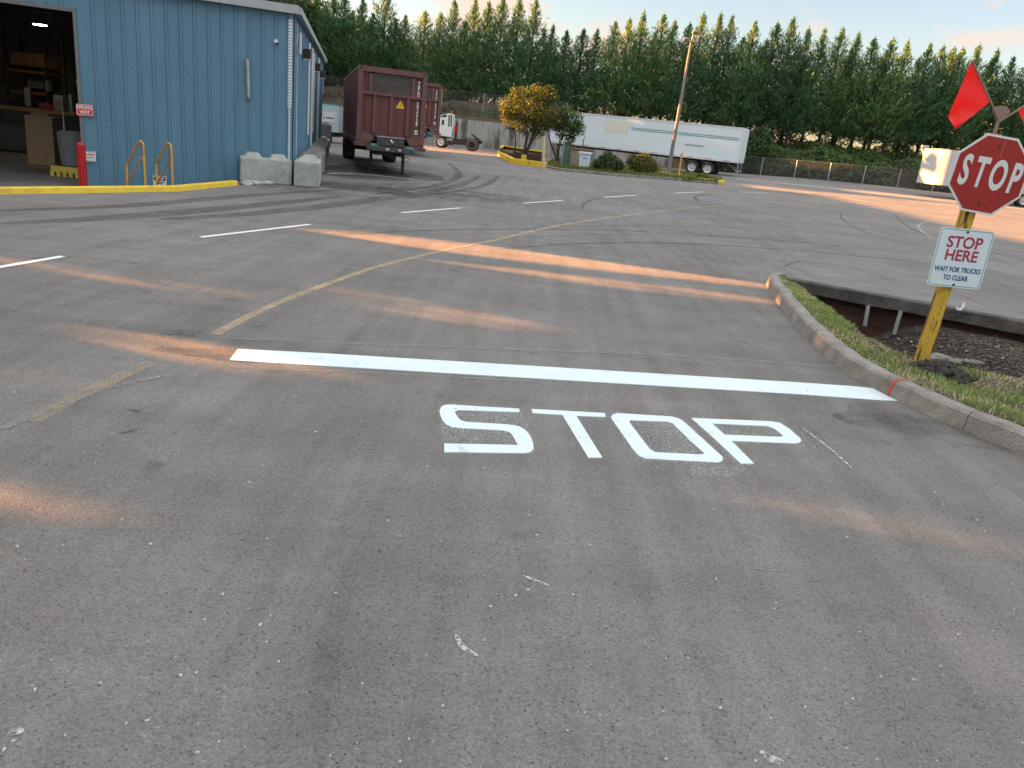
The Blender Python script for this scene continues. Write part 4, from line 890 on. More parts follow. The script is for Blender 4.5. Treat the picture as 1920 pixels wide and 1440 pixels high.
    zc = H * .66 + .62
    for i, ch_ in enumerate('TRLU'): text('lettering', ch_, .19, frameM((.94, .075, H - .40 - i * .125), (1, 0, 0), (0, 0, 1)), C_wtext, r, off=.008, xs=.75)
    for i, ch_ in enumerate('2017728'): text('lettering', ch_, .17, frameM((.93, .075, H * .66 - .20 - i * .118), (1, 0, 0), (0, 0, 1)), C_wtext, r, off=.008, xs=.75)
    b = MB(); zz = H * .66 - .20 - 8.4 * .118; b.box((.93, .074, zz), (.115, .006, .16)); b.build('check_digit_box', C_wtext, r)
    text('lettering', '8', .13, frameM((.93, .069, zz), (1, 0, 0), (0, 0, 1)), C_maroon, r, off=.003, xs=.75)
    b = MB(); b.prism([(-.16, 0), (.16, 0), (0, .29)], 0, .004); b.xf(frameM((.30, .074, H * .66 - .42), (1, 0, 0), (0, 0, 1))).build('warning_sticker', C_ysig, r)
    text('warning_mark', '!', .16, frameM((.30, .068, H * .66 - .33), (1, 0, 0), (0, 0, 1)), C_black, r, off=.003)
    return r
def chassis(loc, rz, label, deck=.98, L=12.3, legs=True, m=None, legx=.60, legy=1.55, name='container_chassis'):
    r = thing(name, loc, label, 'trailer chassis', rz); m = m or C_steel
    for yb_ in (.05, L - .1): b = MB(); b.box((0, yb_, deck - .06), (2.62, .22, .12), bev=.015); b.build('bolster', mat('rusty_bolster', (.13, .06, .05), rough=.7, var=.4, scale=6, dirt=(.03, .03, .03), dirt_amt=.7, dscale=5), r)
    b = MB()
    for x in (-.45, .45): b.box((x, L / 2 + .1, deck - .22), (.12, L - .2, .28))
    for y in np.arange(1.2, L, 1.6): b.box((0, y, deck - .2), (1.9, .08, .12))
    for x in (-1.16, 1.16): b.box((x, L / 2 + .3, deck - .07), (.08, L - .6, .12))
    b.build('frame', m, r)
    b = MB(); b.box((0, -.08, deck + .10), (.98, .06, .26), bev=.01); b.box((0, -.10, deck - .16), (1.7, .12, .14), bev=.01); b.build('front_plate', mat('worn_plate', (.05, .055, .055), rough=.6, var=.5, scale=7, dirt=(.25, .2, .12), dirt_amt=.5, dscale=9, dthr=(.56, .64)), r)
    b = MB(); b.box((0, -.082, deck + .245), (1.02, .07, .035)); b.build('top_rim', C_galv, r)
    tq = mat('teal_patch', (.10, .22, .26), rough=.6, var=.3)
    for x in (-.55, .72): b = MB(); b.box((x, -.068, deck - .05), (.3, .03, .1)); b.build('paint_patch', tq, r)
    b = MB(); b.ball((.02, -.115, deck + .13), .045, n=8, m=6); b.box((.06, -.115, deck + .09), (.09, .02, .06), bev=.005); b.build('glad_hand', C_white, r)
    for x, w0 in ((-.1, .12), (.35, .08)): b = MB(); b.box((x, -.168, deck - .145), (w0, .01, .06)); b.build('reflector', C_white, r)
    if legs:
        for x in (-legx, legx):
            b = MB(); b.box((x, legy, (deck - .2) / 2 + .02), (.11, .11, deck - .22)); b.box((x, legy, .02), (.24, .26, .035)); b.build('landing_leg', C_steel, r)
        b = MB(); b.tube([(legx + .06, legy - .05, .62), (legx + .2, legy - .07, .62), (legx + .2, legy - .07, .5), (legx + .08, legy - .09, .44), (legx + .16, legy - .09, .3)], .016, 6); b.build('crank', C_galv, r)
        b = MB(); b.box((0, legy, .68), (2 * legx, .06, .08)); b.box((0, legy - .1, .72), (1.0, .5, .2)); b.build('leg_brace', C_steel, r)
    for y in (L - 1.4, L - 2.7, ):
        for x in (-.98, .98): wheel(r, (x, y, .5), .5, .5, ax=(1, 0, 0), rim=C_steel)
        b = MB(); b.cyl((-.9, y, .5), (.9, y, .5), .07); b.build('axle', C_steel, r)
    return r
FL = D(670.5, 263, 25.6); FR_dir = Vector((math.cos(R_(14)), math.sin(R_(14)), 0)); CW = 2.44
azc = R_(16); fr_ = Vector((math.cos(azc), math.sin(azc), 0)); KS = .93; cc = Vector((-6.55 * KS, 29.0 * KS, 0)) + fr_ * 1.22 * KS; zb = CH - (CH - .95) * KS
container('shipping_container', (cc.x, cc.y, zb), azc, 'maroon open top container with a mesh panel in its near end, beside the blue warehouse', H=2.59).scale = (KS, KS, KS)
chassis((cc.x, cc.y, 0), azc, 'black chassis with landing legs down under the nearer maroon container', deck=zb, legy=.9).scale = (KS, KS, 1)
FR2 = D(823.5, 250, 45.5); c2_ = Vector((FR2.x, FR2.y, 0)) - fr_ * 1.22
container('shipping_container', (c2_.x, c2_.y, FR2.z), azc, 'second maroon container, mostly hidden behind the nearer one', H=2.59)
chassis((c2_.x, c2_.y, gz(c2_.x, c2_.y)), azc, 'blue chassis under the second maroon container', deck=FR2.z, m=mat('blue_chassis', (.03, .12, .34), rough=.5), legs=False)

# ================================================================= yard tractor
yt = thing('yard_tractor', G(856, 279), 'white cab yard tractor parked by the stained retaining wall', 'yard tractor'); k0 = G(856, 279); dep = k0.y - .0
yt.location = (D(856, 279, 69).x, 69, gz(D(856, 279, 69).x, 69)); yz = yt.location.z
iv = inv(yt); Tp = lambda u, v, y=69.0: iv @ D(u, v, y)
zoff = -(Tp(885, 281).z); 
def TT(u, v, dy=0): p = Tp(u, v); return Vector((p.x, dy, p.z + zoff))
W_ = 1.25
b = MB(); a = [TT(823.5, 251), TT(846, 254), TT(849, 236), TT(849.5, 211), TT(842, 209.6), TT(825.5, 214)]
b.plate([Vector((p.x, -.1, p.z)) for p in a], W_, (0, 1, 0)); b.build('cab', C_wpaint, yt)
def wplate(pts, name, m, dy=-.11, th=.02): b = MB(); b.plate([Vector((TT(*p).x, dy, TT(*p).z)) for p in pts], th, (0, 1, 0)); return b.build(name, m, yt)
wplate([(827, 217), (837.5, 217), (837.5, 211.8), (827, 215)], 'window', C_glass); wplate([(828.5, 231.5), (833, 231.5), (833.3, 222.3), (829, 222)], 'window', C_glass); wplate([(840.8, 235), (843.2, 235), (844, 213), (841.5, 213)], 'window', C_glass); wplate([(845, 235), (847.3, 235), (848, 213), (845.5, 213)], 'window', C_glass)
b = MB(); p = TT(846, 208); b.cyl((p.x, .4, p.z - .02), (p.x, .4, p.z + .12), .06); b.build('beacon', mat('amber', (.7, .35, .03)), yt)
b = MB()
for yy in (.2, .95): p = TT(822, 256); q = TT(902, 262); b.box(((p.x + q.x) / 2, yy, .78), (q.x - p.x, .12, .22))
p = TT(823, 256); b.box((p.x + .2, .55, .85), (1.0, 1.3, .2)); b.build('frame', C_steel, yt)
b = MB(); p = TT(884, 257); b.box((p.x, .55, 1.0), (1.4, 1.1, .08)); b.plate([(p.x - .05, 0, 1.35), (p.x + .9, 0, .75), (p.x + .95, 0, .85), (p.x, 0, 1.42)], 1.1, (0, 1, 0)); b.build('fifth_wheel', C_steel, yt)
b = MB(); p = TT(850, 240); b.cyl((p.x + .2, .5, .9), (p.x + .2, .5, 2.2), .1); b.build('exhaust_stack', C_steel, yt)
b = MB(); p = TT(854, 246); b.box((p.x, .4, 1.65), (.25, .5, .6)); b.build('red_tank', C_red, yt)
b = MB(); p = TT(862, 266); b.box((p.x, .15, .62), (1.1, .4, .4)); b.box((p.x - .8, -.0, .5), (.5, .3, .35)); b.build('fuel_tank', C_steel, yt)
b = MB(); p = TT(838, 262); b.box((p.x + .2, -.05, .6), (.6, .08, .5)); b.build('step', C_galv, yt)
fwx = TT(827, 266).x; rwx = TT(885, 271).x
for x, rim, ty in ((fwx, C_rim, C_tyre), (rwx, C_steel, C_tyred)):
    for yy in (-.1, 1.1): wheel(yt, (x, yy, .50), .50, .36, m=ty, rim=rim)
yt.rotation_euler.z = R_(-2)

# ================================================================= light blue trailer beyond the blocks
a = D(597, 196, 52); c = D(637, 249, 52); w = 6.0
lb = thing('recycling_trailer', (c.x - .1, 52, 0), 'pale blue box trailer with a recycling arrows panel behind the container', 'trailer'); h0, h1 = c.z, a.z + .1
b = MB(); b.box((-w / 2, 1.2, (h0 + h1) / 2), (w, 2.4, h1 - h0)); b.build('body', mat('pale_blue', (.36, .50, .53), rough=.4, var=.1), lb)
b = MB(); b.box((-w / 2, 1.2, h1 + .02), (w + .06, 2.46, .08)); b.build('top_rail', C_teal, lb)
b = MB(); b.box((-.75, -.012, (h0 + h1) / 2 + .05), (1.05, .02, .62)); pn = b.build('panel', C_silver, lb)
for k in range(3):
    an = R_(90 + 120 * k); b = MB(); cx, cz_ = -1.05, (h0 + h1) / 2 + .08
    p = Vector((cx + .13 * math.cos(an), -.026, cz_ + .13 * math.sin(an))); d = Vector((-math.sin(an), 0, math.cos(an)))
    b.box(p, (.16, .008, .055), M=Matrix.Rotation(-(an + R_(90)), 3, 'Y')); b.build('arrow', C_teal, pn)
b = MB(); b.box((-.55, -.026, (h0 + h1) / 2 + .0), (.5, .008, .07)); b.build('lettering_line', C_navy, pn)
b = MB(); b.box((-w / 2, 1.2, h0 - .15), (w - .4, 2.2, .28)); b.build('chassis', C_black, lb)
for x in (-4.6, -3.4): wheel(lb, (x, .3, .45), .45, .35); wheel(lb, (x, 2.1, .45), .45, .35)
b = MB(); b.box((-.7, 1.0, .3), (.1, .1, .7)); b.build('landing_leg', C_steel, lb)

# ================================================================= white semi trailer
re_ = D(1384, 307, 64.0); fe_ = D(1030, 270, 70.5)
dvt = Vector((fe_.x - re_.x, fe_.y - re_.y, 0)); TLn = dvt.length; ang = math.atan2(-dvt.y, -dvt.x)
gzr = gz(re_.x, re_.y) - .05
wtl = thing('semi_trailer', (fe_.x, fe_.y, gzr - .12), 'long white semi trailer with a thin twin teal stripe, parked below the trees', 'semi trailer', ang)   # local +X towards the rear
iv = inv(wtl); zb_ = (iv @ re_).z + .05; zt_ = (iv @ D(1389.5, 239, 64)).z; zt_ = max(zt_, zb_ + 2.6)
b = MB(); b.box((TLn / 2, 1.3, (zb_ + zt_) / 2), (TLn, 2.6, zt_ - zb_), bev=.02); bd = b.build('box_body', C_wpaint, wtl)
b = MB(); b.box((TLn / 2, -.01, zb_ + .06), (TLn, .05, .16)); b.box((TLn / 2, -.01, zt_ - .05), (TLn, .05, .10)); b.box((TLn - .05, -.012, (zb_ + zt_) / 2), (.10, .06, zt_ - zb_ - .2)); b.build('rails', C_white, wtl)
b = MB(); zz = zt_ - .95; x0 = TLn * .44
for dz in (0, .14): b.box(((x0 + TLn - .25) / 2, -.012, zz + dz), (TLn - .25 - x0, .012, .045))
b.build('stripe', C_teal, wtl)
b = MB(); b.box((TLn * .36, -.008, zt_ - .85), (2.1, .012, 1.05)); b.build('cream_patch', mat('cream_patch', (.60, .62, .55), rough=.4), wtl)
b = MB()
for k in range(9): b.box((TLn - 4.4 + k * .17, -.012, zb_ + .98), (.11, .012, .10))
b.build('small_marking', C_greyp, wtl)
b = MB(); k = .4
while k < TLn - .3: b.box((k, -.04, zb_ + .07), (.5, .015, .035)); k += 1.5
b.build('reflective_tape', mat('tape', (.30, .10, .08)), wtl)
b = MB()
for x in (.6, 1.9): b.box((TLn / 2, x + .05, zb_ - .1), (TLn - .8, .12, .16))
b.box((TLn - 2.9, 1.3, .85), (3.0, 1.2, .25)); b.box((2.6, .5, .6), (.15, .15, 1.1)); b.box((2.6, 2.1, .6), (.15, .15, 1.1)); b.box((2.6, 1.3, .75), (.1, 1.6, .1)); b.build('undercarriage', C_steel, wtl)
hub = iv @ D(1292, 313, 64.6); hub2 = iv @ D(1319, 315, 64.3)
for hx in (hub.x, hub.x + 1.28):
    for yy in (.22, 2.38): wheel(wtl, (hx, yy, .52), .52, .5, rim=C_rim)
    b = MB(); b.cyl((hx, .4, .52), (hx, 2.2, .52), .08); b.build('axle', C_steel, wtl)
for y in (.3, 2.3): b = MB(); b.box((hub.x + 2.15, y, .72), (.03, .6, .7)); b.build('mudflap', C_black, wtl)
b = MB(); b.box((TLn - .06, 1.3, .55), (.1, 2.3, .1))
for y in (.6, 2.0): b.tube([(TLn - .06, y, zb_), (TLn - .06, y, .55)], .05); b.tube([(TLn - 1.0, y, zb_), (TLn - .1, y, .55)], .04)
b.build('underride_guard', C_galv, wtl)
for y in (.25, 2.35): b = MB(); b.box((TLn + .0, y, zb_ + .1), (.04, .12, .1)); b.build('tail_light', C_red, wtl)

# ================================================================= fluted trailer at the right
YR = 56.0; pl_ = D(1733, 343, YR); pt_ = D(1743, 277, YR)
gl = gz(pl_.x, YR); ft = thing('fluted_trailer', (pl_.x + .75, YR, gl), 'white fluted metal trailer with rounded corner, partly hidden behind the stop sign', 'trailer', R_(3)); 
h0 = D(1765, 346, YR).z - gl; h1 = D(1770, 281, YR).z - gl; L_ = 14; b = MB(); pts = []
rc = .8; n = 10
pts.append((0.0, 2.5))
for i in range(n + 1): a = math.pi + (math.pi / 2) * i / n; pts.append((rc + rc * math.cos(a), rc + rc * math.sin(a)))
k = rc + .1
while k < L_: pts += [(k, 0), (k + .1, 0), (k + .14, .035), (k + .24, .035), (k + .28, 0)]; k += .34
pts.append((L_, 0)); pts.append((L_, 2.5)); vs = []
for x, y in pts: vs += [(x, y, h0), (x, y, h1)]
b.add(vs, [(2 * i, 2 * i + 2, 2 * i + 3, 2 * i + 1) for i in range(len(pts) - 1)])
b.prism([(0, 2.5)] + pts[1:12] + [(L_, .04), (L_, 2.5)], h1 - .01, h1 + .05); b.prism([(0, 2.5)] + pts[1:12] + [(L_, .04), (L_, 2.5)], h0 - .05, h0 + .01)
b.build('fluted_body', mat('bare_aluminium', (.40, .43, .46), rough=.45, metal=0.0, var=.1, dirt=(.40, .42, .42), dirt_amt=.5, dscale=1), ft)
b = MB(); b.box((L_ / 2 + 1, 1.2, h0 - .25), (L_ - 3, 1.4, .4)); b.box((5, .4, (h0 - .4) / 2), (.14, .14, h0 - .4)); b.build('undercarriage', C_black, ft)
for x in (11.0, 12.3, 6.6): wheel(ft, (x, .3, .5), .5, .5); wheel(ft, (x, 2.2, .5), .5, .5)
a = D(1728, 275, YR); c = D(1735, 305, YR); b = MB(); iv = inv(ft); b.tube([iv @ a, iv @ c, iv @ (c + Vector((.4, .3, -.1)))], .04, 6); b.box(iv @ (a + Vector((.25, 0, .05))), (.5, .06, .12)); b.build('lift_arm', C_white, ft)

# ================================================================= retaining wall, fences
RW = [Vector((x, 76.4, 0)) for x in (-46, -30, -15, -5, 0, 6, 11)]
rw = thing('retaining_wall', (-5, 76.4, 0), 'stained concrete retaining wall below the trees behind the yard tractor', 'wall'); b = MB()
for i in range(28):
    x0 = -46 + i * 2.1; h = 2.62 if x0 < 3 else max(1.3, 2.62 - (x0 - 3) * .16); b.box((x0 + 1.05 + 5, -.02, h / 2 - .1), (2.08, .3, h + .2))
b.build('wall_panels', C_wallc, rw)
def fence(name, pts, h, label, postpx=None, n=None, mesh_h=None, m=None):
    r = thing(name, pts[0], label, 'fence'); o = Vector(pts[0])
    for p in pts: MB().cyl(Vector(p) - o, Vector(p) - o + Vector((0, 0, h)), .045, n=8).build('post', C_galv, r)
    wm = MATS.get('chain_link') or chain(); b = MB()
    for i in range(len(pts) - 1):
        p, q = Vector(pts[i]) - o, Vector(pts[i + 1]) - o; b.add([p + Vector((0, -.03, .05)), q + Vector((0, -.03, .05)), q + Vector((0, -.03, h - .05)), p + Vector((0, -.03, h - .05))], [(0, 1, 2, 3)])
    b.build('chain_mesh', wm, r)
    if True:
        b = MB()
        for i in range(len(pts) - 1): p, q = Vector(pts[i]) - o, Vector(pts[i + 1]) - o; b.cyl(p + Vector((0, 0, h)), q + Vector((0, 0, h)), .012, n=6)
        b.build('top_rail', C_greyp, r)
    return r
def chain():
    m = bpy.data.materials.new('chain_link'); m.use_nodes = True; nt = m.node_tree; N = nt.nodes; L = nt.links; b = N['Principled BSDF']
    b.inputs['Base Color'].default_value = (.07, .075, .075, 1); b.inputs['Roughness'].default_value = .6; t = N.new('ShaderNodeTexCoord'); sp = N.new('ShaderNodeSeparateXYZ'); L.new(t.outputs['Object'], sp.inputs[0])
    outs = []
    for sg in (1, -1):
        a = N.new('ShaderNodeMath'); a.operation = 'MULTIPLY_ADD'; a.inputs[1].default_value = sg; L.new(sp.outputs[2], a.inputs[0]); L.new(sp.outputs[0], a.inputs[2])
        f = N.new('ShaderNodeMath'); f.operation = 'PINGPONG'; f.inputs[1].default_value = .05; L.new(a.outputs[0], f.inputs[0]); c = N.new('ShaderNodeMath'); c.operation = 'LESS_THAN'; c.inputs[1].default_value = .006; L.new(f.outputs[0], c.inputs[0]); outs.append(c)
    mx = N.new('ShaderNodeMath'); mx.operation = 'MAXIMUM'; L.new(outs[0].outputs[0], mx.inputs[0]); L.new(outs[1].outputs[0], mx.inputs[1]); L.new(mx.outputs[0], b.inputs['Alpha']); MATS['chain_link'] = m; return m
fence('chain_link_fence', [(x, 78.2, 2.6) for x in (-24.5, -21, -17.4, -13.6, -9.6, -5.6, -1.6, 2.4)], 2.5, 'tall chain link fence on top of the stained retaining wall')
ps = []
for u0, v0 in ((1380, 327), (1425, 330), (1488, 336), (1551, 342), (1615, 350), (1680, 358), (1745, 366), (1812, 375), (1880, 384), (1960, 394)):
    g = G(u0, v0); ps.append(g if g.y < 74 else D(u0, v0, 73 - (u0 - 1380) * .014))
ps = [Vector((D(u, v, 72.5 - (u - 1380) * .02).x, 72.5 - (u - 1380) * .02, 0)) for (u, v) in ((1380, 327), (1425, 330), (1488, 336), (1551, 342), (1615, 350), (1680, 358), (1745, 366), (1812, 375), (1880, 384), (1960, 394))]
ps = [Vector((p.x, p.y, gz(p.x, p.y))) for p in ps]
fence('chain_link_fence', ps, 1.55, 'low chain link fence along the far road below the ivy bank')
# ================================================================= planted island
isl = MB(); poly = [(p.x, p.y) for p in ISL_F] + [(p.x, p.y) for p in ISL_B]
zi = lambda x, y: gz(x, y)
tri = geometry.tessellate_polygon([[Vector((x, y, 0)) for x, y in poly]]); zt = .14
isl.prism(poly, -.2, .6)
zs = [zi(x, y) for x, y in poly]; n = len(poly)
isl.v = [(v[0], v[1], (zs[i % n] + (zt if i >= n else -.2))) for i, v in enumerate(isl.v)]
tag(isl.build('planted_island', mat('island_turf', (.075, .085, .035), rough=1, var=.4, scale=3, dirt=(.12, .09, .05), dirt_amt=.7, dscale=1.5)), kind='structure')
fr = spline([p for p in ISL_F], 6)
ik = thing('island_kerb', fr[0], 'low grey kerb along the front of the planted island', 'kerb'); iv = inv(ik)
sweep(fr, [(-.16, -.1), (-.15, .14), (0, .16), (.01, .1)]).xf(iv).build('kerb_body', C_conc2, ik)
p = G(1333, 343); q = G(1347, 346); b = MB(); b.box((0, 0, .1), (1.6, 1.1, .26), bev=.05); o = b.build('kerb_end', C_ypaint); o.location = G(1331, 343); tag(o, 'yellow painted kerb end at the right tip of the planted island', 'kerb end')
# grass & weeds on island
g1 = MB()
for _ in range(14000):
    a = random.random(); k = random.randrange(len(ISL_F) - 1); f = ISL_F[k].lerp(ISL_F[k + 1], a); kb = len(ISL_B) - 1 - k; bb_ = ISL_B[kb].lerp(ISL_B[kb - 1], a); t = random.random() ** 1.5; p = f.lerp(bb_, t); z = gz(p.x, p.y) + zt
    h = random.uniform(.05, .16) * (1 + max(0, noise.noise(Vector((p.x, p.y, 0))) * 2)); an = random.uniform(0, 6.28); w = .03
    g1.add([(p.x - w * math.cos(an), p.y - w * math.sin(an), z), (p.x + w * math.cos(an), p.y + w * math.sin(an), z), (p.x + random.uniform(-.08, .08), p.y + random.uniform(-.05, .05), z + h)], [(0, 1, 2)])
tag(g1.build('island_grass', leafmat('grass_island', (.06, .10, .025), (.16, .18, .05), (.28, .24, .10), trans=.3, cs=.6)), 'rough green grass and weeds on the planted island', 'grass', kind='stuff')
# yellow planter ring, timber planter, barrier block
def zg(p): return gz(p.x, p.y)
ring = [G(932, 291), G(944, 299), G(957, 307), G(990, 311), G(1021, 315)]
pr = thing('yellow_planter_kerb', ring[2], 'raised yellow painted kerb around the front of the tree planter', 'planter kerb'); iv = inv(pr)
for i in range(len(ring) - 1):
    a, c = ring[i], ring[i + 1]; d = (c - a); nn = Vector((-d.y, d.x, 0)).normalized(); m_ = (a + c) / 2 + nn * .15
    b = MB(); b.box(iv @ Vector((m_.x, m_.y, zg(m_) + .16)), (d.length - .03, .3, .36), math.atan2(d.y, d.x), bev=.03); b.build('kerb_length', C_ypaint, pr)
bk = [G(938, 293), G(960, 302), G(1019, 309), G(1020, 301), G(942, 288)]
tp = thing('tree_planter', (bk[2] + bk[4]) / 2, 'dark timber sided tree planter with yellow capping', 'planter'); iv = inv(tp)
dk_ = mat('dark_boards', (.06, .035, .025), rough=.9, var=.35, scale=3, stretch=(4, 4, 1))
for i in range(5):
    a, c = bk[i], bk[(i + 1) % 5]; d = c - a; m_ = (a + c) / 2; hh = .62 if i not in (0,) else .5
    b = MB(); b.box(iv @ Vector((m_.x, m_.y, zg(m_) + hh / 2)), (d.length, .10, hh), math.atan2(d.y, d.x)); b.build('side_boards', dk_, tp)
    if i in (3, 4): b = MB(); b.box(iv @ Vector((m_.x, m_.y, zg(m_) + hh + .05)), (d.length + .1, .22, .12), math.atan2(d.y, d.x), bev=.02); b.build('capping', C_ypaint, tp)
b = MB(); b.prism([tuple((iv @ Vector((p.x, p.y, 0))))[:2] for p in bk], zg(bk[0]) * 0 - .1, .42); b.build('soil', C_dirt, tp)
o = MB(); o.box((0, 0, .26), (.34, .3, .55), bev=.03); o = o.build('yellow_post_block', C_ypaint); o.location = G(981, 306); tag(o, 'short yellow block standing against the front of the tree planter', 'block')
o = MB(); o.box((0, 0, .12), (.5, .3, .26), bev=.03); o = o.build('yellow_block', C_ypaint); o.location = G(1075 - 6, 305) + Vector((.0, 1.5, .14)); tag(o, 'low yellow block in the grass behind the island cabinet', 'block')
def pole(name, u0, v0, u1, v1, r, m, label, cat, square=False):
    a = G(u0, v0); c = D(u1, v1, a.y); t = thing(name, a, label, cat); b = MB()
    b.cyl((0, 0, 0), (c.x - a.x, 0, c.z - a.z), r, n=4 if square else 10, smooth=not square); b.build('post', m, t); return t, c - a
pole('marker_post', 1018, 316, 1020, 256, .09, mat('pale_yellow', (.48, .42, .24), rough=.7, var=.15), 'pale yellow square post at the right corner of the tree planter', 'post', True)
pole('sign_pole', 1051, 318, 1059.5, 257, .035, C_galv, 'thin grey metal pole between the planter and the green cabinet', 'pole')
pole('survey_stake', 1272, 333, 1279, 287, .07, mat('raw_timber', (.50, .24, .09), rough=.8, var=.2), 'orange brown timber stake just right of the light pole', 'stake', True)
lp, tv = pole('light_pole', 1252, 329, 1296.5, 76, .11, mat('pole_wood', (.19, .18, .17), rough=.8, var=.15, scale=2, stretch=(1, 1, .2)), 'tall slim light pole with floodlights on a cross arm, in the island', 'light pole')
for c in list(lp.children): bpy.data.objects.remove(c)
b = MB(); b.cyl((0, 0, 0), tv, .15, .075, n=12); b.cyl((0, 0, 0), (0, 0, .25), .24, .2, n=12); b.build('pole_shaft', MATS['pole_wood'], lp)
b = MB(); b.cyl(tv + Vector((-.35, 0, -.05)), tv + Vector((.65, 0, -.0)), .03, n=8); b.cyl(tv, tv + Vector((.08, 0, .55)), .03, n=8); b.build('cross_arm', C_galv, lp)
for dx, dz in ((-.38, .0), (.55, .22), (.15, .5)):
    b = MB(); M = Matrix.Rotation(.5, 3, 'X'); b.box(tv + Vector((dx, -.1, dz)), (.34, .22, .22), M=M, bev=.03); b.build('floodlight', MATS['pole_wood'], lp)
# cabinet, bin
a = G(1084, 317); cab = thing('utility_cabinet', (D(1084, 317, a.y).x, a.y, gz(a.x, a.y) + .1), 'beige utility cabinet with brown frame on the planted island', 'cabinet'); sc_ = 1443 / a.y / 1.02; w = 36 / sc_; h = 31 / sc_
b = MB(); b.box((0, .3, h / 2), (w, .6, h)); b.build('body', mat('beige_board', (.26, .24, .17), rough=.8, var=.1), cab)
b = MB()
for s in (-1, 1): b.box((s * w / 2, -.02, h / 2), (.09, .08, h + .05))
b.box((0, -.02, h - .02), (w + .1, .09, .12)); b.box((0, .3, h + .05), (w + .14, .72, .05)); b.build('frame', C_wood, cab)
b = MB(); b.cyl((.1, .3, h), (.16, .3, h + .9), .03); b.build('vent_pipe', C_steel, cab); b = MB(); b.cyl((-.5, .2, h), (-.5, .2, h + .3), .04); b.build('vent_pipe', C_steel, cab)
a = G(1093, 319); bn = thing('white_bin', (a.x, a.y - .35, gz(a.x, a.y) + .1), 'white plastic bin with wide lid in front of the beige cabinet', 'bin'); h = 29 / sc_; w = 20 / sc_
b = MB(); vs = []
for z, s in ((0, .8), (h * .85, 1.0)):
    for sx, sy in ((-1, -1), (1, -1), (1, 1), (-1, 1)): vs.append((sx * w / 2 * s, sy * w / 2.4 * s, z))
b.add(vs, [(3, 2, 1, 0), (4, 5, 6, 7), (0, 1, 5, 4), (1, 2, 6, 5), (2, 3, 7, 6), (3, 0, 4, 7)]); b.build('body', mat('white_plastic', (.55, .64, .72), rough=.4), bn)
b = MB(); b.box((0, 0, h * .9), (w * 1.16, w, h * .12), bev=.02); b.build('lid', MATS['white_plastic'], bn)
b = MB(); b.box((0, -w / 2.4 * .98 - .012, h * .62), (w * .28, .01, h * .05)); b.build('handle', C_greyp, bn)
a = G(1058, 316); gc = thing('green_cabinet', (a.x, a.y + .4, gz(a.x, a.y) + .1), 'narrow dark green utility cabinet left of the beige cabinet', 'cabinet')
b = MB(); b.box((0, 0, .75), (.5, .5, 1.5), bev=.03); b.box((0, 0, 1.52), (.56, .56, .06)); b.build('body', mat('dark_green', (.03, .07, .05), rough=.6, var=.2), gc)
b = MB(); b.box((0, -.26, .75), (.4, .02, 1.2)); b.cyl((.14, -.28, .75), (.14, -.28, .85), .015); b.build('door', mat('green_door', (.05, .11, .085), rough=.6), gc)

# ================================================================= vegetation
def leafquad(b, c, s, nrm=None, asp=.55, mi=0):
    d = Vector((random.gauss(0, 1), random.gauss(0, 1), random.gauss(0, 1))).normalized() if nrm is None else (Vector(nrm) + Vector((random.gauss(0, .6), random.gauss(0, .6), random.gauss(0, .6)))).normalized()
    x = d.orthogonal().normalized(); y = d.cross(x); a = random.uniform(0, 6.28); u = x * math.cos(a) + y * math.sin(a); v = d.cross(u) * asp; c = Vector(c)
    b.add([c - u * s, c - v * s * .8 + u * s * .1, c + u * s, c + v * s * .8 + u * s * .1], [(0, 1, 2, 3)], mi)
L_con = leafmat('cypress_foliage', (.042, .108, .060), (.12, .235, .090), (.28, .37, .11), trans=.35, cs=.5, orand=.35)
def conifer(seed, H=11.0, R=2.0):
    random.seed(seed); fb = MB(); tb = MB()
    tb.cyl((0, 0, -.4), (0, 0, H * .5), .17, .10, n=7, caps=False); tb.cyl((0, 0, H * .5), (.05, 0, H - .2), .10, .02, n=6, caps=False)
    NB = 420
    for i in range(NB):
        f = (i + random.random()) / NB; z0 = .35 + (H - .9) * f ** .95
        Rz = R * min(1, (1 - f) * 1.3) ** 1.12 * random.uniform(.70, 1.18) * (1 + .16 * math.sin(seed + f * 23)) + .06
        a = random.uniform(0, 6.28); up = (.55 + .95 * f) * random.uniform(.75, 1.3); dirv = Vector((math.cos(a), math.sin(a), up)); tip = Vector((0, 0, z0)) + dirv * Rz
        if i % 3 == 0: tb.cyl((0, 0, z0), tip * .9 + Vector((0, 0, z0 * .1)), .035, .01, n=4, caps=False)
        nt_ = int(5 + Rz * 7)
        for k in range(nt_):
            t = .3 + .8 * (k + random.random()) / nt_; sp_w = .13 * (1.15 - min(1, t)) * Rz + .05
            p = Vector((0, 0, z0)).lerp(tip, t) + Vector((random.gauss(0, 1), random.gauss(0, 1), random.gauss(0, 1))) * sp_w
            d = (Vector((math.cos(a + random.gauss(0, .4)), math.sin(a + random.gauss(0, .4)), up * 1.2 + random.gauss(.2, .25)))).normalized()
            l = random.uniform(.20, .50) * (.55 + .45 * (1 - f)); w = l * random.uniform(.10, .19); s = d.cross(Vector((random.gauss(0, 1), random.gauss(0, 1), random.gauss(0, .5)))).normalized() * w
            fb.add([p - s * .5, p + s * .5, p + d * l * .6 + s * .8, p + d * l, p + d * l * .55 - s * .8], [(0, 1, 2, 3, 4)])
    for k in range(40):
        z = H - random.uniform(0, 1.6); a = random.uniform(0, 6.28); d = Vector((math.cos(a) * .55, math.sin(a) * .55, 1)).normalized(); l = .14 + .22 * (H - z); s = d.cross(Vector((0, .3, 1))).normalized() * l * .2; p = Vector((0, 0, z - .1))
        fb.add([p - s, p + s, p + d * l], [(0, 1, 2)])
    return tb, fb
protos = []
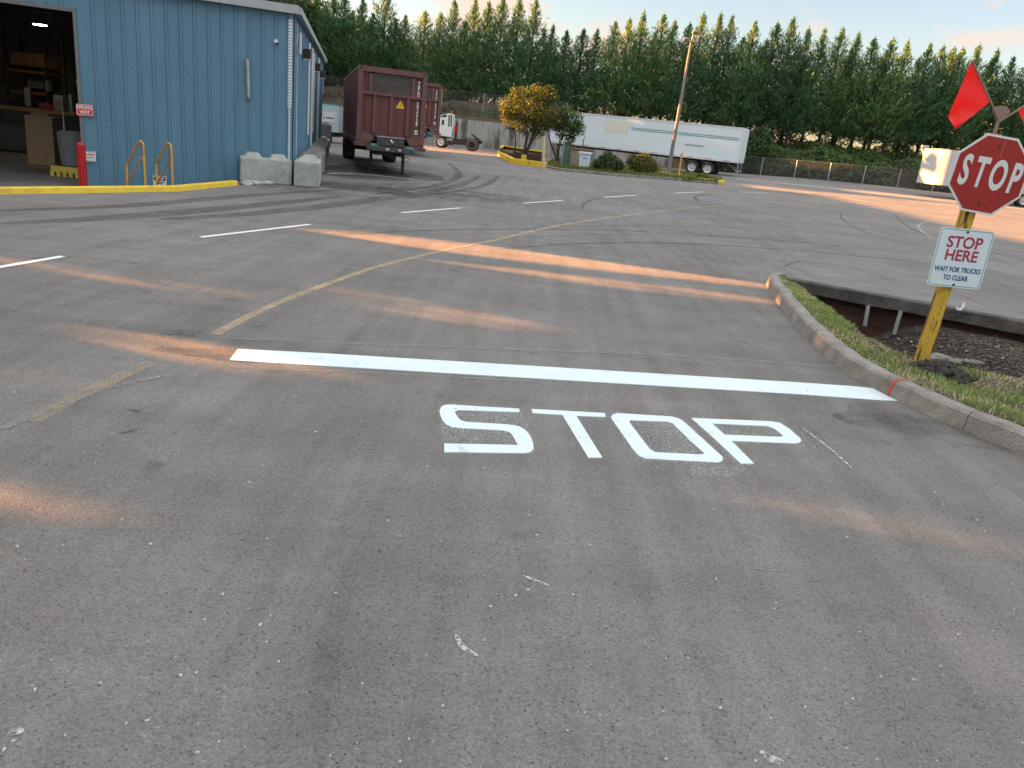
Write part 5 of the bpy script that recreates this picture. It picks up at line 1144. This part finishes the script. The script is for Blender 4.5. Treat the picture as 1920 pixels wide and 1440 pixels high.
for s in range(6):
    tb, fb = conifer(100 + s, R=(2.2, 1.9, 2.45, 2.1, 1.8, 2.3)[s]); t_ = bpy.data.meshes
    r = thing('cypress_tree', (0, 0, 0), '', 'tree'); tb.build('trunk', C_bark, r); fb.build('crown', L_con, r); protos.append(r)
random.seed(11)
tips = [(560, -55), (575, -30), (592, -10), (614, 12), (626, -20), (646, -12), (662, 20), (681, -2), (700, 25), (724, -22), (742, 35), (761, 29), (798, 21), (827, 24), (853, 0), (874, 40), (892, 1), (918, 5), (944, -5), (975, -2), (1006, 0), (1022, 55), (1038, 48), (1064, 58), (1095, 55), (1121, 55), (1155, 41), (1181, 36), (1208, 24), (1230, 60), (1246, 27), (1266, 40), (1294, 45), (1320, 27), (1352, 27), (1374, 31), (1395, 70), (1417, 42), (1459, 44), (1489, 35), (1517, 55), (1547, 55), (1581, 53), (1611, 63), (1641, 72), (1676, 74), (1704, 78), (1746, 83), (1770, 87), (1789, 91), (1806, 91), (1837, 85), (1871, 95), (1901, 108), (1935, 112), (1965, 118), (2000, 120), (1438, 75), (1500, 85), (1598, 95), (1660, 105), (1725, 108), (1858, 120)]
L0 = 'tall green cypress in the row behind the yard'
lab = {29: 'tall cypress whose tip rises just left of the light pole top', 3: 'cypress just right of the blue warehouse roof end', 9: 'tallest broad cypress above the nearer maroon container', 15: 'slim tall cypress above the yard tractor', 21: 'tall cypress at the right end of the highest group, above the autumn tree', 40: 'cypress standing highest right of the light pole, above the trailer rear', 52: 'cypress just behind the tip of the red flag', 24: 'short cypress right of the highest group', 33: 'cypress directly behind the light pole head'}
used = set()
tree_xy = []
for i, (u, v) in enumerate(tips):
    Y = 84.3 - (max(0, u - 1000) / 1000) * 5.5 + random.uniform(-1.2, 1.2); tp_ = D(u, v, Y); H = tp_.z - 3.9; pi = (i * 5 + 2) % 6
    pr_ = protos[pi]
    if pi not in used: o = pr_; used.add(pi)
    else: o = copytree(pr_)
    s = H / 11.0 * 1.045; sx = random.uniform(.95, 1.2) * (.75 + .25 * s); o.location = (tp_.x, Y, 3.8); o.scale = (sx, sx, s); o.rotation_euler.z = random.uniform(0, 6.28)
    tag(o, lab.get(i, L0), 'tree', 'cypress trees in the row'); tree_xy.append((tp_.x, Y))
# broadleaf helper
def broadleaf(name, root, lobes, nleaf, size, lm, trunks, label, cat, group=None, asp=.6, shell=.55):
    r = thing(name, root, label, cat, group=group); o = Vector(root); b = MB(); vol = [l[1] ** 2 for l in lobes]; tot = sum(vol)
    for (c, rad, sc), vv in zip(lobes, vol):
        for _ in range(int(nleaf * vv / tot)):
            d = Vector((random.gauss(0, 1), random.gauss(0, 1), random.gauss(0, 1))).normalized(); k = rad * (shell + (1 - shell) * random.random()) * (1 + .38 * noise.noise(d * 2.2 + Vector(c)))
            leafquad(b, Vector(c) - o + Vector((d.x * sc[0], d.y * sc[1], d.z * sc[2])) * k, size * random.uniform(.6, 1.3), d, asp)
    b.build('crown', lm, r)
    if trunks:
        t = MB()
        for pts, r0, r1 in trunks: t.tube([Vector(p) - o for p in pts], [r0 + (r1 - r0) * i / (len(pts) - 1) for i in range(len(pts))], 7)
        t.build('trunk', C_bark, r)
    return r
L_bl = leafmat('broadleaf', (.035, .05, .016), (.10, .13, .03), (.36, .28, .05), trans=.5, cs=.7)
L_bl2 = leafmat('broadleaf_green', (.03, .06, .02), (.07, .12, .03), (.16, .18, .04), trans=.35, cs=.7)
L_sh = leafmat('shrub_green', (.02, .045, .015), (.045, .085, .022), (.10, .12, .03), trans=.25, cs=1)
L_sh2 = leafmat('shrub_yellow', (.05, .06, .015), (.13, .13, .02), (.36, .27, .03), trans=.3, cs=1)
YT = G(985, 303).y
def lobe(u, v, rpx, y=None, dy=0, sc=(1, 1, .85)):
    y = (y or YT) + dy; return (tuple(D(u, v, y)), rpx / 1443 * y * .98, sc)
lobesA = [lobe(960, 200, 24), lobe(980, 185, 26, dy=.4), lobe(1008, 178, 24, dy=.2), lobe(1030, 182, 20), lobe(1000, 205, 30, dy=-.3), lobe(965, 228, 24), lobe(990, 236, 24, dy=.5), lobe(1022, 215, 28), lobe(1040, 225, 24, dy=.5), lobe(955, 215, 18), lobe(1012, 242, 20), lobe(1030, 166, 9), lobe(965, 172, 8), lobe(946, 203, 10)]
def stem(*p, y=None): return [tuple(D(u, v, y or YT)) for u, v in p]
trA = [(stem((984, 298), (989, 280), (996, 262), (1006, 235)), .13, .05), (stem((984, 298), (985, 275), (990, 255), (985, 225)), .10, .04), (stem((976, 300), (983, 280), (987, 258), (978, 225)), .09, .03), (stem((963, 300), (966, 278), (967, 255), (960, 225)), .06, .03), (stem((986, 290), (995, 270), (1004, 255), (1020, 230)), .08, .03)]
broadleaf('autumn_tree', G(984, 303), lobesA, 9500, .085, L_bl, trA, 'rounded tree with orange and gold upper leaves in the yellow planter', 'tree')
YB = YT + .6
lobesB = [lobe(1060, 213, 20, YB), lobe(1072, 228, 24, YB), lobe(1060, 245, 22, YB), lobe(1080, 242, 19, YB), lobe(1048, 230, 20, YB), lobe(1070, 262, 10, YB)]
trB = [(stem((1046, 305, ), (1040, 288), (1033, 270), (1028, 252), y=YB), .09, .04), (stem((1047, 303), (1047, 282), (1052, 265), (1056, 245), y=YB), .08, .03), (stem((1046, 300), (1044, 280), (1050, 262), (1066, 240), y=YB), .06, .02), (stem((1055, 250), (1075, 258), (1092, 240), y=YB), .03, .015)]
broadleaf('small_tree', G(1046, 308), lobesB, 3600, .085, L_bl2, trB, 'smaller green multi stemmed tree right of the autumn coloured tree', 'tree')
y1 = G(1140, 327).y; y2 = G(1206, 329).y
broadleaf('round_shrub', G(1140, 325), [lobe(1128, 308, 17, y1), lobe(1150, 308, 18, y1), lobe(1140, 298, 16, y1), lobe(1140, 312, 18, y1, dy=-.2), lobe(1122, 314, 12, y1), lobe(1162, 310, 10, y1)], 4200, .075, L_sh, None, 'dark green rounded shrub right of the white bin', 'shrub')
broadleaf('round_shrub', G(1206, 329), [lobe(1192, 306, 17, y2), lobe(1212, 306, 18, y2), lobe(1220, 312, 15, y2), lobe(1205, 312, 20, y2, dy=-.2), lobe(1188, 300, 12, y2), lobe(1208, 297, 12, y2)], 4400, .075, L_sh2, None, 'yellow topped rounded shrub left of the light pole', 'shrub')
p0 = G(1317, 341); broadleaf('weed_clump', p0, [(tuple(p0 + Vector((0, 0, .25))), .45, (1.3, 1, .6))], 500, .06, L_bl2, None, 'small green weed clump beside the yellow kerb end', 'weeds')
# bushes behind
for (u, v, r_, y, lab_, nm, lm) in ((1400, 285, 34, 74.5, 'broad dark bush just right of the white trailer rear', 'broad_bush', L_sh), (1340, 235, 30, 79, 'leafy bush rising above the white trailer roof right of the pole', 'broad_bush', L_sh), (1425, 262, 26, 76, 'leafy green bush behind the low fence, right of the trailer', 'broad_bush', L_sh),
                                (820, 175, 22, 81, 'reddish green bush behind the tall fence above the tractor', 'broad_bush', L_bl), (640, 195, 20, 81, 'low bush behind the tall fence left of the maroon container', 'broad_bush', L_bl), (1165, 215, 18, 80, 'brownish bush above the middle of the trailer roof', 'broad_bush', L_bl)):
    lb_ = [lobe(u + random.uniform(-r_, r_) * .6, v + random.uniform(-r_, r_) * .4, r_ * random.uniform(.5, .8), y, random.uniform(-.5, .5)) for _ in range(6)]
    rt = D(u, v + r_, y); broadleaf(nm, rt, lb_, 2600, .14, lm, None, lab_, 'bush')
# ivy on the right bank, brush on the left bank
def bankz(x, y):
    y0 = 76.6 if x < 7 else 76.6 - (x - 7) * .13; d = y - y0
    return float(np.interp(d, [0, 1.5, 4, 7, 10, 16], [0, .9, 2.3, 3.3, 3.9, 4.1])) + (gz(x, y0) * max(0, 1 - d / 8))
iv_ = MB(); iv2 = MB()
for _ in range(52000):
    x = random.uniform(17, 66); y0 = 76.6 - (x - 7) * .13; d = random.uniform(-.5, 9.5); y = y0 + d
    nn_ = noise.noise(Vector((x * .35, d * .5, 2))); n2 = noise.noise(Vector((x * 1.1, d * 1.1, 5))); u, v = PROJ((x, y, 2))
    if noise.noise(Vector((x * .22, d * .3, 9))) > .30 and random.random() < .8: continue
    z = bankz(x, y) + max(0, .55 + nn_ * 1.1 + n2 * .4) * random.random() ** .5
    if d < 1.6 and random.random() < .75: tgt = iv2
    else: tgt = iv_
    leafquad(tgt, (x, y, z), random.uniform(.07, .17), (0, -.6, .8), .8)
tag(iv_.build('ivy', leafmat('ivy_leaf', (.03, .07, .02), (.085, .14, .035), (.17, .20, .07), trans=.2, cs=.5)), 'tangled ivy and brambles covering the bank behind the low fence', 'ivy', kind='stuff')
tag(iv2.build('dry_brush', leafmat('dry_leaf', (.03, .024, .018), (.075, .058, .04), (.13, .10, .07), trans=.1, cs=.8)), 'brown dead brush behind the low chain link fence', 'brush', kind='stuff')
br = MB()
for _ in range(34000):
    x = random.uniform(-30, 17); y = random.uniform(77.5, 86); z = 2.5 + (y - 77) * .17 + random.random() ** 2 * (.8 + .7 * noise.noise(Vector((x * .4, y * .4, 0))))
    leafquad(br, (x, y, z), random.uniform(.07, .18), (0, -.6, .8), .7)
tag(br.build('bank_scrub', leafmat('scrub_leaf', (.035, .028, .018), (.07, .062, .03), (.10, .11, .04), trans=.15, cs=.4)), 'brown and green scrub on the bank above the retaining wall', 'scrub', kind='stuff')

# ================================================================= buildings beyond the trees
p = D(775, 68, 105); gb = thing('grey_roofed_building', (p.x, 105, 4), 'distant building whose grey roof shows between the cypress tops', 'building')
b = MB(); b.box((0, 4, (p.z - 6) / 2), (13, 8, p.z - 6)); b.build('wall', C_fascia, gb)
b = MB(); b.add([(-7, -.5, p.z - 6.2), (7, -.5, p.z - 6.2), (7, 8.5, p.z - 6.2), (-7, 8.5, p.z - 6.2), (-6, 4, p.z - 4), (6, 4, p.z - 4)], [(0, 1, 5, 4), (2, 3, 4, 5), (1, 2, 5), (3, 0, 4)]); b.build('roof', mat('slate_roof', (.13, .15, .16), rough=.7), gb)
p = D(1890, 262, 92); bb_ = thing('beige_building', (p.x + 12, 96, 4), 'distant sunlit beige building behind the stop sign', 'building')
b = MB(); b.box((0, 0, 3.3), (26, 8, 6.6)); b.build('wall', mat('beige_wall', (.50, .40, .28), rough=.8, var=.05), bb_)
b = MB(); b.box((0, 0, 6.65), (26.6, 8.6, .25)); b.build('roof', C_fascia, bb_)

# ================================================================= stop sign assembly
YS = 7.5; sp0 = D(1729, 688, YS); sp0.z = .08; sg = thing('stop_sign_post', sp0, 'red STOP sign and STOP HERE plate on a leaning yellow timber post with red flags', 'stop sign'); o = sp0.copy()
top = D(1868, 250, YS + .05); w = .05
b = MB(); ax = (top - sp0); n = 14; vs = []
rings = 26
for k in range(rings + 1):
    c = ax * (k / rings) + Vector((0, .055, 0)) + (Vector((0, 0, -.25)) if k == 0 else Vector((0, 0, 0)))
    for i, (sx, sy) in enumerate(((-1, -1), (-.1, -1.02), (1, -1), (1, .0), (1, 1), (-1, 1), (-1, 0))):
        q = c + Vector((sx * w, sy * w, 0)); j = noise.noise(q * 14 + Vector((3, 1, 0))) * .006; vs.append(q + Vector((sx * j, sy * j, 0)))
m_ = 7; b.add(vs, [(k * m_ + i, k * m_ + (i + 1) % m_, (k + 1) * m_ + (i + 1) % m_, (k + 1) * m_ + i) for k in range(rings) for i in range(m_)] + [tuple(range(rings * m_, rings * m_ + m_))])
pm = mat('weathered_yellow_post', (.52, .33, .045), rough=.8, var=.15, scale=5, dirt=(.06, .045, .02), dirt_amt=.95, dscale=5.5, stretch=(3, 3, .45), bump=.6, bscale=50, dthr=(.50, .57))
b.build('timber_post', pm, sg)
def octa(r, rot): return [(r * math.cos(R_(22.5 + 45 * i) + rot), r * math.sin(R_(22.5 + 45 * i) + rot)) for i in range(8)]
cS = Vector((4.16, YS, 1.887)) - o; tilt = R_(-4.3); ct, st2 = math.cos(tilt), math.sin(tilt)
FM = frameM(cS + Vector((0, -.03, 0)), (ct, 0, st2), (-st2, 0, ct))        # faces -Y
b = MB(); b.prism(octa(.376, 0), -.002, .002); pl8 = b.xf(FM).build('stop_plate', C_silver, sg)
b = MB(); b.prism(octa(.354, 0), .0035, .0045); b.xf(FM).build('red_field', C_stopred, pl8)
Kx = .52
for ch_, x in zip('STOP', (-.232, -.088, .078, .236)):
    text('letter', ch_, .365, FM @ Matrix.Translation((x, -.004, .0055)), C_silver, pl8, ext=.0006, off=.011, xs=Kx)
for yb in (.255, -.265): b = MB(); b.cyl(FM @ Vector((.0, yb, .004)), FM @ Vector((0, yb, .012)), .011, n=8); b.build('bolt', C_steel, pl8)
b = MB()
for q in ((-.205, .205), (-.325, -.02), (.05, -.235)): b.cyl(FM @ Vector((*q, .005)), FM @ Vector((*q, .0062)), .006, n=8)
b.box(FM @ Vector((.035, .24, .0055)), (.004, .001, .15), M=FM.to_3x3() @ Matrix.Rotation(.0, 3, 'Z') @ Matrix(((1, 0, 0), (0, 0, 1), (0, 1, 0)))); b.build('scratch', mat('scratch', (.50, .16, .14)), pl8)
# plate
cP = Vector((4.114, YS, 1.1095)) - o; t2 = R_(0.6); FP = frameM(cP + Vector((0, -.028, 0)), (math.cos(t2), 0, math.sin(t2) * 1), (-math.sin(t2) * .6, 0, 1))
def rrect(w, h, r, n=6):
    out = []
    for cx, cy, a0 in ((w / 2 - r, h / 2 - r, 0), (-w / 2 + r, h / 2 - r, 90), (-w / 2 + r, -h / 2 + r, 180), (w / 2 - r, -h / 2 + r, 270)):
        for k in range(n + 1): a = R_(a0 + 90 * k / n); out.append((cx + r * math.cos(a), cy + r * math.sin(a)))
    return out
b = MB(); b.prism(rrect(.512, .556, .035), -.0015, .0015); pp = b.xf(FP).build('notice_plate', C_plate, sg)
b = MB(); b.prism(rrect(.488, .532, .028), .002, .0027, holes=[rrect(.479, .523, .024)]); b.xf(FP).build('border_line', mat('teal_line', (.05, .13, .13)), pp)
for s_, y, sz, m2, xs, of in (('STOP', .145, .150, C_mag, .93, .0035), ('HERE', .022, .145, C_mag, .93, .0035), ('WAIT FOR TRUCKS', -.110, .066, C_navy, .76, .0015), ('TO CLEAR', -.188, .066, C_navy, .76, .0015)):
    text('lettering', s_, sz, FP @ Matrix.Translation((0, y, .003)), m2, pp, ext=.0005, off=of, xs=xs)
for y in (.25, -.25): b = MB(); b.cyl(FP @ Vector((0, y, .002)), FP @ Vector((0, y, .011)), .010, n=8); b.build('bolt', C_black, pp)
# flags
YF = YS + .06
def vp(pts, th, m, name, y=YF):
    b = MB(); P = [D(u, v, y) - o for u, v in pts]; b.plate(P, th, (0, 1, 0)); return b.build(name, m, sg)
vp([(1861, 206), (1866, 201), (1876, 198), (1887, 199), (1894, 206), (1894.5, 211), (1873, 230), (1868, 226)][::-1], .012, mat('rusty_tan', (.24, .17, .13), rough=.7, var=.15), 'flag_bracket')
b = MB(); b.cyl(D(1872, 226, YF) - o, D(1864, 252, YF) - o, .016); b.build('bracket_stem', MATS['rusty_tan'], sg)
b = MB(); b.cyl(D(1874, 228, YF - .01) - o, D(1823, 114, YF - .01) - o, .0085); b.build('flag_staff', MATS['rusty_tan'], sg)
b = MB(); b.cyl(D(1874, 228, YF - .01) - o, D(1985, 158, YF - .01) - o, .0085); b.build('flag_staff', MATS['rusty_tan'], sg)
fm = bpy.data.materials.new('flag_red'); fm.use_nodes = True; N = fm.node_tree.nodes; L = fm.node_tree.links; pb_ = N['Principled BSDF']; pb_.inputs['Base Color'].default_value = (.95, .02, .018, 1); pb_.inputs['Roughness'].default_value = .5
tr = N.new('ShaderNodeBsdfTranslucent'); tr.inputs[0].default_value = (1, .02, .015, 1); ms = N.new('ShaderNodeMixShader'); ms.inputs[0].default_value = .5; L.new(pb_.outputs[0], ms.inputs[1]); L.new(tr.outputs[0], ms.inputs[2]); L.new(ms.outputs[0], N['Material Output'].inputs[0])
def flag(A, B, C, Dd, ph):      # A staff tip, B staff base side, C, D outer corners
    b = MB(); n = 16; vs = []
    for i in range(n + 1):
        for j in range(n + 1):
            s, t = i / n, j / n; top_ = Vector(A).lerp(Vector(Dd), t); bot = Vector(B).lerp(Vector(C), t); q = top_.lerp(bot, s)
            p = D(q.x, q.y, YF - .012 + .075 * t * math.sin(3.6 * s + 2.2 * t + ph) + .05 * t * math.sin(7 * (s * .7 + t) + ph)); vs.append(p - o)
    b.add(vs, [(i * (n + 1) + j, (i + 1) * (n + 1) + j, (i + 1) * (n + 1) + j + 1, i * (n + 1) + j + 1) for i in range(n) for j in range(n)], 0, True); return b.build('flag', fm, sg)
flag((1822.5, 113.5, 0), (1856, 191, 0), (1792, 242.5, 0), (1777, 219, 0), .2)
flag((1975, 164, 0), (1908.5, 206, 0), (1924, 240, 0), (1990, 235, 0), 1.2)
b = MB(); P0 = D(1856, 195, YF) - o; MB_ = None

# ================================================================= added unseen leaf screens, gaps cut so sun streaks land in place
gp = lambda L_: [tuple(G(u, v))[:2] for u, v in L_]
LIT = [gp(q) for q in (  # ground areas where sun streaks land; screen leaves in their way are removed
    [(590, 434), (700, 438), (1000, 470), (1200, 496), (1440, 520), (1440, 539), (1250, 519), (1000, 491), (850, 474), (700, 451)],
    [(800, 489), (1000, 509), (1200, 532), (1440, 556), (1440, 566), (1250, 548), (1080, 529), (880, 504), (800, 494)],
    [(-40, 478), (60, 490), (200, 505), (330, 530), (500, 562), (475, 576), (380, 560), (200, 524), (60, 502), (-40, 492)],
    [(630, 541), (760, 560), (900, 584), (1010, 604), (960, 618), (800, 596), (630, 556)],
    [(210, 622), (300, 630), (400, 648), (500, 668), (580, 694), (500, 700), (400, 686), (290, 664), (220, 640)],
    [(-60, 684), (80, 698), (150, 722), (200, 750), (60, 742), (-60, 725)],
    [(-160, 905), (60, 918), (200, 950), (320, 1000), (260, 1030), (80, 1025), (-160, 1012)],
    [(1560, 958), (1720, 965), (1860, 985), (1880, 1050), (1740, 1045)],
    [(1545, 367), (1700, 376), (2000, 408), (2300, 442), (2300, 540), (1920, 452), (1720, 404)],
    [(1400, 344), (1500, 352), (1780, 380), (2000, 402), (2000, 412), (1780, 389), (1560, 368), (1400, 351)],
    [(1370, 332), (1780, 374), (2000, 397), (2000, 402), (1780, 380), (1370, 338)] and [(1600, 355), (1780, 374), (2000, 397), (2000, 402), (1780, 380), (1600, 360)],
    [(690, 268), (800, 274), (940, 288), (940, 294), (800, 281), (690, 274)],
    [(1280, 331), (1345, 340), (1350, 348), (1280, 342)], [(1895, 636), (1960, 640), (1960, 655), (1895, 648)])]
SPH = [(D(958, 194, YT), .85), (D(978, 182, YT), .85), (D(1003, 172, YT), .8), (D(1025, 163, YT), .6), (D(948, 210, YT), .5), (D(985, 206, YT), .5), (D(1072, 205, YB), .4), (D(1758, 288, 56), .5), (D(1755, 305, 56), .5), (D(1752, 322, 56), .5), (D(1750, 338, 56), .5), (D(1277, 300, 56), .5), (D(1200, 290, y2), .5)]
XS = -24.6
rng = np.random.default_rng(5); NL = 125000
lx = XS + rng.uniform(-1.3, 1.3, NL); ly = rng.uniform(-34, 92, NL); ht = 12.4 - .9 * (ly > 72) + .8 * np.sin(ly * .45) + .8 * np.sin(ly * 1.3 + 1)
lz = rng.uniform(.1, 1, NL) * ht
S = np.array(sdir); keep = np.ones(NL, bool)
def ghit(Q):
    zz = np.zeros(len(Q))
    for _ in range(3):
        t = (Q[:, 2] - zz) / S[2]; hx, hy = Q[:, 0] - S[0] * t, Q[:, 1] - S[1] * t
        zz = gzn(hx, hy)
    return hx, hy
gzn = lambda hx, hy: 0.75 * np.clip((hy - 30) / 38, 0, 1) ** 2 * (3 - 2 * np.clip((hy - 30) / 38, 0, 1)) * np.clip(hx / 32, 0, 1) ** 2 * (3 - 2 * np.clip(hx / 32, 0, 1))
P = np.stack([lx, ly, lz], 1)
for c, r in SPH:
    d = np.array(c) - P; tt = d @ S; dist = np.linalg.norm(d - np.outer(tt, S), axis=1); keep &= ~((dist < r) & (tt < 0))
u_ = np.cross(S, [0, 0, 1]); u_ /= np.linalg.norm(u_); v_ = np.cross(u_, S)
q1 = rng.normal(0, .35, (NL, 3)); nd = S + q1; nd /= np.linalg.norm(nd, axis=1)[:, None]
ex = np.cross(nd, rng.normal(0, 1, (NL, 3))); ex /= np.linalg.norm(ex, axis=1)[:, None]; ey = np.cross(nd, ex); sz = rng.uniform(.13, .26, NL)[:, None]
OCC = {1: .35, 2: .50, 3: .45, 4: .40, 5: .50, 6: .30, 7: .62}      # leaves kept in some gaps to dim those sun streaks
def clear(P_, a1, a2, k_, fine=False):
    coin = rng.random(len(P_))
    for o_ in (0 * a1, a1, -a1, a2, -a2):
        hx, hy = ghit(P_ + o_)
        for qi, q in enumerate(LIT):
            m_in = inpoly(hx, hy, q)
            if fine and qi in OCC: m_in &= coin > -math.log(1 - OCC[qi]) / 8.0
            k_ &= ~m_in
    return k_
keep = clear(P, ex * sz, ey * sz, keep)
# finer leaves that close the added screens right up to the cut gaps
extra = []
for q in LIT + [gp([(900, 1180), (1550, 1200), (1550, 1440), (900, 1440)])]:
    qa = np.array(q); x0, y0 = qa.min(0) - (1.9, .55); x1, y1 = qa.max(0) + (1.9, .55); x1 = min(x1, 60)
    m = int(min(16000, max(600, (x1 - x0) * .175 * (y1 - y0) * 900)))
    gx, gy = rng.uniform(x0, x1, m), rng.uniform(y0, y1, m); xx = XS + rng.uniform(-.5, .5, m); t = (xx - gx) / S[0]; e_ = np.stack([xx, gy + S[1] * t, gzn(gx, gy) + S[2] * t], 1); extra.append(e_[e_[:, 2] < 12.0])
PE = np.concatenate(extra); ne = len(PE); nd2 = S + rng.normal(0, .25, (ne, 3)); nd2 /= np.linalg.norm(nd2, axis=1)[:, None]
ex2 = np.cross(nd2, rng.normal(0, 1, (ne, 3))); ex2 /= np.linalg.norm(ex2, axis=1)[:, None]; ey2 = np.cross(nd2, ex2); sz2 = rng.uniform(.05, .09, ne)[:, None]
k2 = clear(PE, ex2 * sz2, ey2 * sz2, np.ones(ne, bool), True)
for c, r in SPH:
    d = np.array(c) - PE; tt = d @ S; dist = np.linalg.norm(d - np.outer(tt, S), axis=1); k2 &= ~((dist < r) & (tt < 0))
P = np.concatenate([P, PE]); ex = np.concatenate([ex, ex2]); ey = np.concatenate([ey, ey2]); sz = np.concatenate([sz, sz2]); keep = np.concatenate([keep, k2]); ly = P[:, 1]
print('shade leaves', keep.sum(), 'fine', ne)
L_sd = leafmat('shade_screen_leaf', (.02, .04, .015), (.05, .08, .02), trans=.0)
edges = list(range(-34, 93, 9))
for k in range(len(edges) - 1):
    m0 = keep & (ly >= edges[k]) & (ly < edges[k + 1]); n = int(m0.sum())
    if not n: continue
    yc = edges[k] + 4.5; o_ = np.array([XS, yc, 0.0]); A = P[m0] - o_; a1, a2 = ex[m0] * sz[m0], ey[m0] * sz[m0]
    V = np.stack([A - a1, A - a2, A + a1, A + a2], 1).reshape(-1, 3)
    r = thing('shade_screen', (XS, yc, 0), 'unseen leaf screen added to shade the yard, gaps cut for sun streaks', 'tree', group='unseen leaf screens added to shade the yard')
    b = MB(); b.v = [tuple(x) for x in V]; b.f = [[4 * i, 4 * i + 1, 4 * i + 2, 4 * i + 3] for i in range(n)]; b.mi = [0] * n; b.sm = [False] * n; b.build('crown', L_sd, r)  # leaves of the added unseen screen
    b = MB(); b.cyl((0, 0, -.5), (0, 0, 9), .3, .08, n=10); b.build('trunk', C_bark, r)
